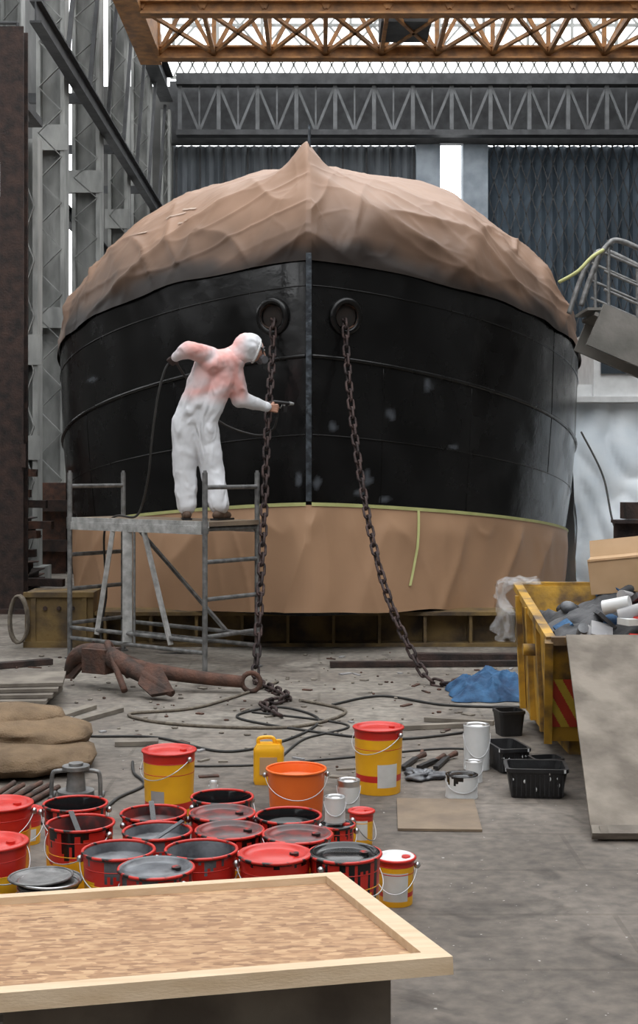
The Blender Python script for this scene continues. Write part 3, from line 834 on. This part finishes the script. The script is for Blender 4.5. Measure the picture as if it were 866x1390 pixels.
tin('paint_tin',.073,6.03,.046,.115,z=.212,mat='white',seed=2)
tin('paint_tin',.79,7.36,.088,.125,mat='white',drip=.7,seed=3)
tin('paint_tin',.955,8.05,.078,.27,mat='white',seed=5)
tin('paint_tin',.90,7.72,.048,.12,mat='white',seed=4)
tin('paint_tin',-.58,7.3,.02,.10,mat='white',seed=7)
b=B()
x,y=-.29,7.68
def jc(u,v):
    a=2*PI*u; ca,sa=math.cos(a),math.sin(a); e=.35
    sxx=math.copysign(abs(ca)**e,ca); syy=math.copysign(abs(sa)**e,sa)
    k=1 if .06<v<.86 else (.93 if v<=.06 else .97-.18*(v-.86)/.14)
    return V((x+.088*sxx*k,y+.06*syy*k,.23*v))
b.grid(jc,32,14,0); b.add([jc(i/32,0) for i in range(32)],[tuple(range(31,-1,-1))],0); b.add([jc(i/32,1) for i in range(32)],[tuple(range(32))],0)
b.tube(spline([(x-.06,y,.22),(x-.055,y,.258),(x+.02,y,.262),(x+.035,y,.225)],6),.011,8,0)
b.cyl((x+.058,y,.21),(x+.058,y,.25),.018,.018,14,0)
b.box((x,y-.062,.11),(.10,.004,.10),1)
b.obj('jerry_can',['yel','card'])
b=B(); rnd=random.Random(3)
for i in range(24):
    z=.005+i*.0118; cx=-1.03+rnd.uniform(-.02,.02); cy=5.0+rnd.uniform(-.02,.02); rr_=rnd.choice([.118,.112,.100])
    tl=V((rnd.uniform(-.08,.08),rnd.uniform(-.08,.08),1)) if i>15 else V((0,0,1))
    b.tube([V((cx,cy,z))+Vr for Vr in [ (frame_from(tl)[0]*math.cos(q*PI/20)+frame_from(tl)[1]*math.sin(q*PI/20))*rr_ for q in range(40)]],.005,6,i%2,True)
    b.lathe((cx,cy,z),[(rr_,-.002),(rr_-.012,.002),(rr_-.018,-.004),(.06,-.004),(.0005,-.002)],36,1,ax=tl)
b.obj('bucket_lid_stack',['tin','galv'])
b=B(); x,y=-1.335,7.3
b.cyl((x,y,.165),(x,y,.185),.075,.075,28); b.cyl((x,y,.05),(x,y,.165),.055,.045,24); b.cyl((x,y,.02),(x,y,.05),.10,.10,28)
b.cyl((x,y,.185),(x,y,.20),.04,.04,20)
for s_ in(-1,1): b.tube(spline([(x+s_*.135,y,.0),(x+s_*.13,y,.13),(x+s_*.10,y,.155),(x,y,.158)],5),.012,8)
b.cyl((x-.135,y-.05,.012),(x-.135,y+.1,.012),.012,.012,8); b.cyl((x+.135,y-.05,.012),(x+.135,y+.1,.012),.012,.012,8)
b.obj('steel_flange_stand',['galv'])
def tub(name,x,y,w,d,h,rz=0,tap=.85,mat='blackpl',splash=False,mesh=False):
    b=B(); R=Matrix.Rotation(rz,3,'Z'); t=.012
    def ring(k,z,ins=0): 
        pts=[]
        hw,hd=w/2*k-ins,d/2*k-ins; rc=.03
        for (sx_,sy_,a0) in((1,1,0),(-1,1,PI/2),(-1,-1,PI),(1,-1,1.5*PI)):
            for q in range(5):
                a=a0+PI/2*q/4; pts.append(V((x,y,z))+R@V((sx_*(hw-rc)+rc*math.cos(a),sy_*(hd-rc)+rc*math.sin(a),0)))
        return pts
    rs=[ring(tap,0),ring(tap+(1-tap)*.5,h*.5),ring(1,h-.02),ring(1.05,h-.02),ring(1.05,h),ring(1,h,.01),ring(tap,.015,.012)]
    vs=[p for r_ in rs for p in r_]; n=20; fs=[]; ms=[]
    for i in range(len(rs)-1):
        for k in range(n):
            fs.append((i*n+k,i*n+(k+1)%n,(i+1)*n+(k+1)%n,(i+1)*n+k)); ms.append(1 if splash and i in(2,3) and (k*7)%5==0 else 0)
    fs.append(tuple(range(n-1,-1,-1))); ms.append(0); fs.append(tuple((len(rs)-1)*n+k for k in range(n))); ms.append(0)
    b.add(vs,fs,ms)
    if splash:
        rnd=random.Random(5)
        for i in range(7):
            p=V((x,y,rnd.uniform(h*.3,h*.9)))+R@V((rnd.uniform(-w*.42,w*.42),-d/2*.97,0)); b.ell(p,(.007,.004,rnd.uniform(.006,.014)),1,8,6)
        for k in range(12): b.box(V((x,y,h*.45))+R@V((-w*.42+w*.84*k/11,-d/2*.955,0)),(.008,.012,h*.7),0,rz=rz)
    return b.obj(name,[mat,'white'])
tub('black_tub',1.21,7.42,.33,.25,.165,rz=-.08,splash=True)
tub('black_tub',1.33,7.78,.18,.14,.13,rz=.2)
tub('black_tub',1.14,8.06,.19,.32,.15,rz=.2,splash=True)
tub('black_tub',1.30,9.1,.18,.18,.17,rz=.2)
def lump(name,c,r,mat,seed=0,amp=.35,sc=6,n=36,mm=20,flat=True):
    b=B(); c=V(c)
    b.ell(c,r,0,n,mm)
    for i,p in enumerate(b.v):
        d=(p-c); k=1+amp*noise.noise(V((p.x*sc+seed,p.y*sc,p.z*sc)))+amp*.5*noise.noise(V((p.x*sc*2.7,p.y*sc*2.7+seed,p.z*sc*2.7)))
        q=c+d*k
        if flat and q.z<.003: q.z=.003
        b.v[i]=q
    return b.obj(name,[mat])
lump('dirty_rag',(.62,7.80,.02),(.13,.10,.03),'greypaint',4,.8,14)
b=B()
for (x0,y0,x1,y1) in((.50,7.98,.60,8.25),(.60,8.0,.72,8.2),(.70,7.98,.80,8.28)):
    b.beam((x0,y0,.02),(x1,y1,.02),.03,.02,0); b.cyl((x1,y1,.02),(x1+.06,y1+.07,.03),.012,.02,8,1)
b.obj('paint_brushes',['blackpl','rust'])

# ------------------------------------------------------------------ OSB panel resting on pallets (foreground)
m,nt,bs=newmat('osb_board'); M['osb']=m
tc=nt.nodes.new('ShaderNodeTexCoord'); 
def vor(scale,rot,st):
    mp=nt.nodes.new('ShaderNodeMapping'); mp.inputs['Rotation'].default_value=(0,0,rot); mp.inputs['Scale'].default_value=st
    L(nt,tc.outputs['Object'],mp.inputs['Vector'])
    v=nt.nodes.new('ShaderNodeTexVoronoi'); v.inputs['Scale'].default_value=scale; v.inputs['Randomness'].default_value=1
    n=nt.nodes.new('ShaderNodeTexNoise'); n.inputs['Scale'].default_value=25; L(nt,mp.outputs[0],n.inputs['Vector'])
    x=nt.nodes.new('ShaderNodeMix'); x.data_type='RGBA'; x.inputs[0].default_value=.03; L(nt,mp.outputs[0],x.inputs[6]); L(nt,n.outputs['Color'],x.inputs[7])
    L(nt,x.outputs[2],v.inputs['Vector'])
    s_=nt.nodes.new('ShaderNodeSeparateColor'); L(nt,v.outputs['Color'],s_.inputs[0]); return s_.outputs[0]
a1=ramp(vor(24,.9,(1,2.4,1)),[(.0,(.25,.13,.062)),(1,(.56,.36,.20)),(.5,(.40,.225,.115))])
a2=ramp(vor(24,2.2,(1,2.4,1)),[(.0,(.22,.11,.055)),(1,(.52,.33,.18)),(.5,(.41,.235,.12))])
c=mix(a1,a2,ramp(nz(9,3),[(.45,(0,0,0)),(.55,(1,1,1))]))
L(nt,c,bs.inputs['Base Color']); bs.inputs['Roughness'].default_value=.6
A=V((.075,4.64,.40)); du=V((-.977,-.213,0)); dv=V((.269,-1.234,.154)).normalized(); dn=dv.cross(du).normalized()
if dn.z<0: dn=-dn
W_,H_=1.25,1.27
RP=Matrix((-du,-dv,dn)).transposed()
def cp(a,c_,n): return A+du*a+dv*c_+dn*n
b=B()
b.box(cp(W_/2,H_/2,-.030),(W_-.02,H_-.02,.018),0,R=RP)
tw=.065
for (a,c_,sx_,sy_) in((W_/2,tw/2,W_,tw),(W_/2,H_-tw/2,W_,tw),(tw/2,H_/2,tw,H_-2*tw),(W_-tw/2,H_/2,tw,H_-2*tw)):
    b.box(cp(a,c_,-.020),(sx_,sy_,.045),1,R=RP)
b.obj('osb_panel',['osb','wood'],True)
b=B(); rzp=math.atan2(.213,.977); Rz=Matrix.Rotation(rzp,3,'Z')
ctr=cp(W_/2,H_/2+.02,0); ctr.z=0
z=0
for lv in range(3):
    for k in(-1,0,1):
        b.box(ctr+Rz@V((k*.46,0,z+.035)),(.09,1.0,.07),0,R=Rz)
    for k in range(7):
        b.box(ctr+Rz@V((0,-.46+k*.153,z+.082)),(1.05,.10,.02),0,R=Rz)
    z+=.095
for (yy,hh) in((.40,.0),(-.42,.0)):
    q=ctr+Rz@V((0,yy,0)); 
    c_=(V((q.x,q.y,0))-V((A.x,A.y,0))).dot(V((dv.x,dv.y,0)).normalized())
    top=A.z+dv.z*c_/math.hypot(dv.x,dv.y)-.05
    b.box(V((q.x,q.y,(z+top)/2)),(1.0,.09,top-z),0,R=Rz)
b.obj('pallet_stack',['greywood'])

b=B(); b.box((.62,6.95,.008),(.42,.62,.012),0,rz=-.05); b.obj('plywood_sheet',['ply'])

# ------------------------------------------------------------------ skip with rubbish
b=B()
def P(x,y,z): return V((x,y,z))
o=[P(1.46,8.38,.1),P(3.3,8.38,.1),P(3.3,9.6,.1),P(1.48,9.6,.1)]
tp=[P(1.41,8.08,.77),P(3.4,8.08,.77),P(3.4,9.8,.96),P(1.46,9.8,.96)]
ii=[P(1.50,8.42,.14),P(3.27,8.42,.14),P(3.27,9.57,.14),P(1.51,9.57,.14)]
ti=[P(1.45,8.12,.77),P(3.36,8.12,.77),P(3.36,9.76,.96),P(1.50,9.76,.96)]
b.add(o+tp+ti+ii,[(3,2,1,0)]+[(i,(i+1)%4,(i+1)%4+4,i+4) for i in range(4)]+[(4+i,4+(i+1)%4,8+(i+1)%4,8+i) for i in range(4)]+[(8+i,8+(i+1)%4,12+(i+1)%4,12+i) for i in range(4)]+[(12,13,14,15)],0)
for i in range(4): b.beam(tp[i],tp[(i+1)%4],.06,.05,0)
for y in(8.6,9.0,9.45):
    b.beam((1.45,y,.12),(1.415,y,.80+.085*(y-8.08)),.04,.05,0)
for x in(1.65,3.1): b.box((x,9.0,.05),(.12,1.1,.1),0)
b.beam((1.44,8.36,.10),(1.395,8.06,.77),.05,.05,0)
b.cyl((1.35,8.8,.62),(1.45,8.8,.62),.04,.04,14,0)
def endp(x,z,off=.012):
    k=(z-.1)/.67; return V((x,8.38-.30*k-off,z))
x0,x1,z0,z1=1.445,1.66,.20,.52
NX,NZ=42,60
b.grid(lambda u,v:endp(x0+(x1-x0)*u,z0+(z1-z0)*v),NX,NZ,1,False,lambda i,j: 2 if ((i/NX*(x1-x0)+ j/NZ*(z1-z0)*.6)/.12)%1<.55 else 1)
b.obj('rubbish_skip',['skip','chevy','chevr'])
M['darkrag']=pm('dark_rags',(.03,.032,.036),(.10,.10,.105),7,.8,0,.4,20)
b=B()
def heap(u,v):
    x=1.53+1.75*u; y=8.22+1.48*v
    z=.60+.10*v+.30*math.sin(PI*min(1,u*1.1+.1))*math.sin(PI*(v*.8+.12))+.10*noise.noise(V((x*4,y*4,1)))+.06*noise.noise(V((x*11,y*11,5)))
    return V((x,y,z))
b.grid(heap,50,60,0)
rnd=random.Random(12)
for i in range(85):
    u,v=rnd.uniform(.02,.95),rnd.uniform(.05,.95); p=heap(u,v)+V((0,0,.03))
    Rr=Matrix.Rotation(rnd.uniform(0,6),3,'Z')@Matrix.Rotation(rnd.uniform(-.8,.8),3,'X')@Matrix.Rotation(rnd.uniform(-.6,.6),3,'Y')
    s_=rnd.random()
    mi=rnd.choice([1,7,2,3,4,5,0,0,6,7,0])
    if s_<.5: b.box(p,(rnd.uniform(.08,.2),rnd.uniform(.06,.16),rnd.uniform(.01,.05)),mi,R=Rr)
    elif s_<.75: b.cyl(p,p+Rr@V((.12,0,.02)),.03,.035,12,mi)
    else: b.ell(p,(.06,.05,.035),mi,12,8,Rr)
b.cyl((1.82,8.5,.93),(1.97,8.42,.97),.045,.045,16,1); b.cyl((1.90,8.4,.88),(2.04,8.35,.93),.05,.05,16,7)
b.box((2.0,8.35,.86),(.22,.12,.04),1,rz=.4); b.box((2.02,8.34,.885),(.10,.10,.012),3,rz=.4)
b.obj('rubbish_heap',['darkrag','white','yel','red','card','greypaint','bluecloth','labelgrey'])
b=B()
Rr=Matrix.Rotation(-.35,3,'Z')@Matrix.Rotation(-.12,3,'Y')
cx=V((2.12,9.2,1.10))
for (dx,dy,dz,sx_,sy_,sz_) in((0,-.17,0,.44,.006,.24),(0,.17,0,.44,.006,.24),(-.22,0,0,.006,.34,.24),(.22,0,0,.006,.34,.24),(0,0,-.12,.44,.34,.006)):
    b.box(cx+Rr@V((dx,dy,dz)),(sx_,sy_,sz_),0,R=Rr)
b.box(cx+Rr@V((0,-.10,.12)),(.44,.16,.006),0,R=Rr@Matrix.Rotation(.15,3,'X')); b.box(cx+Rr@V((.0,-.02,.17)),(.44,.16,.006),0,R=Rr@Matrix.Rotation(1.1,3,'X'))
b.obj('cardboard_box',['card'])
m,nt,bs=newmat('clear_plastic'); bs.inputs['Base Color'].default_value=(.75,.76,.78,1); bs.inputs['Alpha'].default_value=.20; bs.inputs['Roughness'].default_value=.08; M['clear']=m
b=B()
def bag(u,v):
    s_=v*.62
    x=1.60-.22*min(1,s_/.22); z=1.02-.03*abs(s_-.2)*2 if s_<.22 else 1.0-(s_-.22)
    x-=0 if s_<.22 else .03+.05*math.sin(u*9+v*3)
    y=9.35+.42*u
    k=V((noise.noise(V((u*5,v*5,1))),noise.noise(V((u*5,v*5,7))),noise.noise(V((u*6,v*6,3)))))*.10
    return V((x,y,z))+V((-abs(k.x),k.y,k.z*.6))
b.grid(bag,36,40,0); b.obj('plastic_bag',['clear'])
M['stain']=pm('stained_board',(.25,.215,.175),(.13,.108,.086),3.5,.8,0,.3,20,lo=.38,hi=.6)
b=B()
pb0=V((1.325,6.46,.012)); pt0=V((1.49,8.02,.80)); ax=V((1.3,0,0))
d=(pt0-pb0); n=ax.cross(d).normalized()
def slab(b,p,a_,c_,th,mi):
    n_=a_.cross(c_).normalized()*th
    vs=[p,p+a_,p+a_+c_,p+c_]; vs+= [q+n_ for q in vs]
    b.add(vs,[(3,2,1,0),(4,5,6,7),(0,1,5,4),(1,2,6,5),(2,3,7,6),(3,0,4,7)],mi)
slab(b,pb0+n*.0,ax,d,.018,0)
slab(b,pb0+n*.018,ax,d.normalized()*.06,.02,1)
b.beam(pb0+V((.06,.05,.0)),pb0+V((.06,.0,.05)),.04,.04,1)
b.obj('leaning_board',['stain','greywood'])

# ------------------------------------------------------------------ blue cloth, burlap, planks, debris, cables
b=B()
def bc(u,v):
    x=1.06+.72*u; y=10.35+.9*v; e=math.sin(PI*u)*math.sin(PI*v)
    z=.006+max(0,e)**.6*(.08+.12*(1-abs(noise.noise(V((x*5,y*3,2)))))**3+.08*noise.noise(V((x*9,y*7,3))))
    return V((x+.09*noise.noise(V((v*4,u,1))),y+.12*noise.noise(V((u*4,v,8))),max(.005,z)))
b.grid(bc,60,60,0); b.obj('blue_tarpaulin',['bluecloth'])
# rolled, folded sacking: three loose folds lying over each other
b=B()
def sack(x0,y0,z0,ln,ry,rz_,ang,seed):
    def fn(u,v):
        a=2*PI*v; t=u*ln; k=(math.sin(PI*min(1,max(0,u*1.0+.0)))**.28 if 0<u<1 else 0)
        wob=1+.18*noise.noise(V((u*4+seed,math.cos(a)*1.3,math.sin(a)*1.3)))+.10*rg(V((u*5+seed,math.cos(a)*2,math.sin(a)*2)))
        yy=ry*math.cos(a)*k*wob; zz=rz_*math.sin(a)*k*wob
        return V((x0-t*math.cos(ang)-yy*math.sin(ang),y0-t*math.sin(ang)*1+yy*math.cos(ang),max(.004,z0+zz)))
    b.grid(fn,40,32,0)
sack(-1.36,8.15,.07,1.2,.42,.10,.12,1); sack(-1.42,8.35,.16,1.15,.34,.10,.05,5); sack(-1.62,8.5,.24,.95,.26,.085,.18,9)
b.obj('burlap_tarp',['burlap'])
b=B(); rnd=random.Random(2)
for i in range(6): b.box((-2.60+.02*i,10.3+i*.02,.02+.03*i),(1.0,1.2-.12*i,.026),0,rz=.03*i)
b.obj('plank_stack',['greywood'])
b=B()
for (x,y,l,rz_,w_) in((-1.85,9.75,.7,1.2,.09),(-1.65,9.65,.7,1.1,.07),(-1.2,8.75,.28,.1,.12),(.8,9.3,.5,.2,.06),(1.0,9.5,.5,-.3,.05)):
    b.box((x,y,.018),(l,w_,.03),0,rz=rz_)
b.obj('timber_offcuts',['greywood'])
b=B()
for i in range(6):
    b.cyl((-1.62-.03*i,6.9+.04*i,.02+.012*(i%3)),(-1.47-.05*i,7.5,.02+.012*(i%3)),.015,.015,8)
b.obj('steel_pipes',['rust'])
b=B(); rnd=random.Random(9)
def inzone(): 
    z=rnd.random()
    if z<.45: return rnd.uniform(-2.4,1.8),rnd.uniform(9,11.6),1
    if z<.65: return rnd.uniform(-3.6,-2.2),rnd.uniform(9,13),1.3
    if z<.8: return rnd.uniform(-1.2,.9),rnd.uniform(7.8,9.2),.8
    return rnd.uniform(-.2,2.4),rnd.uniform(11.6,13.2),1
for i in range(420):
    x,y,k=inzone(); s_=rnd.uniform(.004,.018)*k
    if rnd.random()<.25: b.box((x,y,.006),(rnd.uniform(.03,.14),rnd.uniform(.015,.05),.010),rnd.choice([0,1,2]),rz=rnd.uniform(0,3))
    else: b.ell((x,y,s_*.4),(s_*rnd.uniform(.7,1.6),s_,s_*.6),rnd.choice([0,1,0]),6,4)
b.obj('floor_debris',['greywood','rust','labelgrey'],False)
def cab(name,pts,r=.009,mat='cable'):
    b=B(); b.tube(spline([(p[0],p[1],p[2] if len(p)>2 else r) for p in pts],10),r,6); return b.obj(name,[mat])
cab('floor_cable',[(-2.2,9.2),(-1.6,9.0),(-1.1,8.95),(-.6,8.5),(-.2,8.9),(-.0,9.6),(-.3,10.1),(-.6,9.7),(-.1,9.2),(.5,8.9),(1.1,9.2),(1.2,9.4)])
cab('floor_cable',[(-1.15,8.2),(-1.1,7.9),(-1.0,7.6),(-1.1,7.3),(-1.2,6.9),(-1.6,6.7)])
cab('floor_cable',[(-1.15,8.9),(-1.0,8.2),(-.5,8.1),(.1,8.3),(.8,8.6),(1.2,8.5),(1.3,8.75)],.007)
cab('floor_cable',[(-.35,11.3),(-.9,10.1),(-1.4,9.8),(-1.0,9.4),(-.2,9.3),(.2,9.9),(-.15,10.4)],.012,'rope')
cab('floor_cable',[(.1,10.2),(.5,10.6),(.95,10.2),(1.5,10.1),(1.8,10.2)],.010)
cab('floor_cable',[(-.5,9.9),(.2,9.4),(-.1,8.9),(-.25,8.3),(-.35,8.1)],.008)
b=B()
b.beam((.1,12.2,.03),(2.4,12.3,.03),.08,.05,0); b.beam((-3.4,11.8,.03),(-2.5,12.4,.03),.1,.05,0); b.beam((.9,12.65,.04),(2.8,12.6,.04),.12,.06,0); b.beam((2.0,11.6,.03),(3.4,11.5,.03),.1,.06,0)
b.obj('steel_bars',['rustdark'])

b=B(); rnd=random.Random(21)
for i in range(26):
    x=-4.9+rnd.uniform(-.7,.7); y=19.2+rnd.uniform(-.6,.8); z=.12+.16*(i//3)*.7
    a=rnd.uniform(-.25,.25)
    dx,dy=math.sin(a)*1.0,math.cos(a)*1.0
    b.ibeam((x-dx,y-dy,z),(x+dx,y+dy,z),.2,.16,.02,rnd.choice([0,1]))
for i in range(12):
    x=-4.7+rnd.uniform(-.5,.5); z=.2+i*.15
    b.beam((x-.9,17.8+rnd.uniform(-.2,.2),z),(x+.8,17.8+rnd.uniform(-.2,.2),z+rnd.uniform(-.08,.08)),.15,.10,rnd.choice([0,1]))
b.obj('scrap_steel_stack',['rust','rustdark'])
b=B()
for k in range(5): b.box((-6.6+k*.6,23.7,.8+.1*(k%3)),(.5,.6,1.6+.2*(k%3)),k%2,rz=.1*k)
for z in(.5,1.2): b.beam((-7.0,23.3,z),(-3.9,23.3,z),.12,.2,0)
b.obj('rusty_steel_bins',['rustdark','rust'])

# ------------------------------------------------------------------ right side: wrapped vessel, gangway, brackets
b=B()
def ws(u,v):
    x=3.72+5.5*u; z=2.85*v
    y=19.2+.12*noise.noise(V((x*1.6,z*.8,1)))+.12*(1-abs(noise.noise(V((x*2.1,z*1.3+x,4)))))**4-.15*(1-v)+.5*v
    return V((x,y,z))
b.grid(ws,90,60,0)
b.grid(lambda u,v:V((3.72+.06*noise.noise(V((u*3,v*4,2))),19.2+5*u+.5*v-.15*(1-v),2.85*v)),30,30,0)
b.box((6.5,22,2.86),(5.6,5,.08),1); b.box((6.5,19.75,2.95),(5.5,.1,.28),1)
b.box((6.5,20.8,3.4),(4.9,2.4,1.0),1)
for k in range(5): b.box((4.4+k*.85,19.58,3.45),(.5,.05,.42),2)
for k in range(7): b.cyl((3.78+k*.9,19.75,3.05),(3.78+k*.9,19.75,3.7),.02,.02,8,1)
b.cyl((3.78,19.75,3.7),(9.2,19.75,3.7),.022,.022,8,1)
b.obj('wrapped_vessel',['whitesheet','white','glass'],False)
b=B()
G0=V((3.00,14.8,3.40)); G1=V((7.2,14.8,1.60))
M['gang']=pm('gangway_steel',(.24,.225,.205),(.15,.145,.13),3,.6,.1,.2,20)
b.beam(G0+V((0,-.35,0)),G1+V((0,-.35,0)),.06,.48,0); b.beam(G0+V((0,.35,0)),G1+V((0,.35,0)),.06,.48,0)
b.beam(G0+V((0,0,.12)),G1+V((0,0,.12)),.7,.04,0)
for k in range(18):
    p=G0.lerp(G1,k/17); b.box(p+V((0,0,.17)),(.16,.7,.03),0)
sl=(G1-G0)/(G1.x-G0.x)
for yy in(-.35,.35):
    q=V((0,yy,0))
    rail=spline([G0+q+V((-.15,0,.2)),G0+q+V((-.02,0,.58)),G0+q+V((.12,0,.84)),G0+q+V((.3,0,.90)),G0+q+sl*.9+V((0,0,1.0)),G0+q+sl*2+V((0,0,1.0)),G1+q+V((0,0,1.0))],8)
    b.tube(rail,.03,10,1)
    for h_ in(.38,.58,.78): b.cyl(G0+q+V((.1,0,h_)),G1+q+V((0,0,h_)),.016,.016,8,1)
    for k in range(9):
        p=G0+q+sl*(.15+k*.48); b.cyl(p+V((0,0,.1)),p+V((0,0,.98)),.02,.02,8,1)
for x in(7.0,): b.beam((x,14.45,0),(x,14.45,1.6),.12,.12,0); b.beam((x,15.15,0),(x,15.15,1.6),.12,.12,0)
b.obj('gangway',['gang','galv'],False)
cab('yellow_strap',[(2.60,14.4,3.85),(2.78,14.3,3.95),(2.93,14.3,4.1),(3.08,14.4,4.2)],.02,'tape')
b=B()
b.beam((2.95,12.9,.0),(2.95,12.9,1.1),.12,.12,0); b.beam((3.5,12.9,.0),(3.5,12.9,1.1),.12,.12,0)
b.ibeam((2.86,12.9,1.22),(4.2,12.9,1.22),.25,.22,.03,0); b.box((3.35,12.9,1.42),(.8,.25,.16),0); b.box((3.1,12.85,.95),(.35,.2,.18),0)
b.ibeam((2.9,12.9,.75),(4.1,12.9,.75),.16,.16,.02,0)
b.obj('steel_trestle',['rustdark'])
cab('hanging_cable',[(3.0,15.2,2.25),(3.12,14.6,1.75),(3.1,13.9,1.2),(3.25,13.3,.85),(3.5,13.2,.6),(3.8,13.2,.02)],.012)
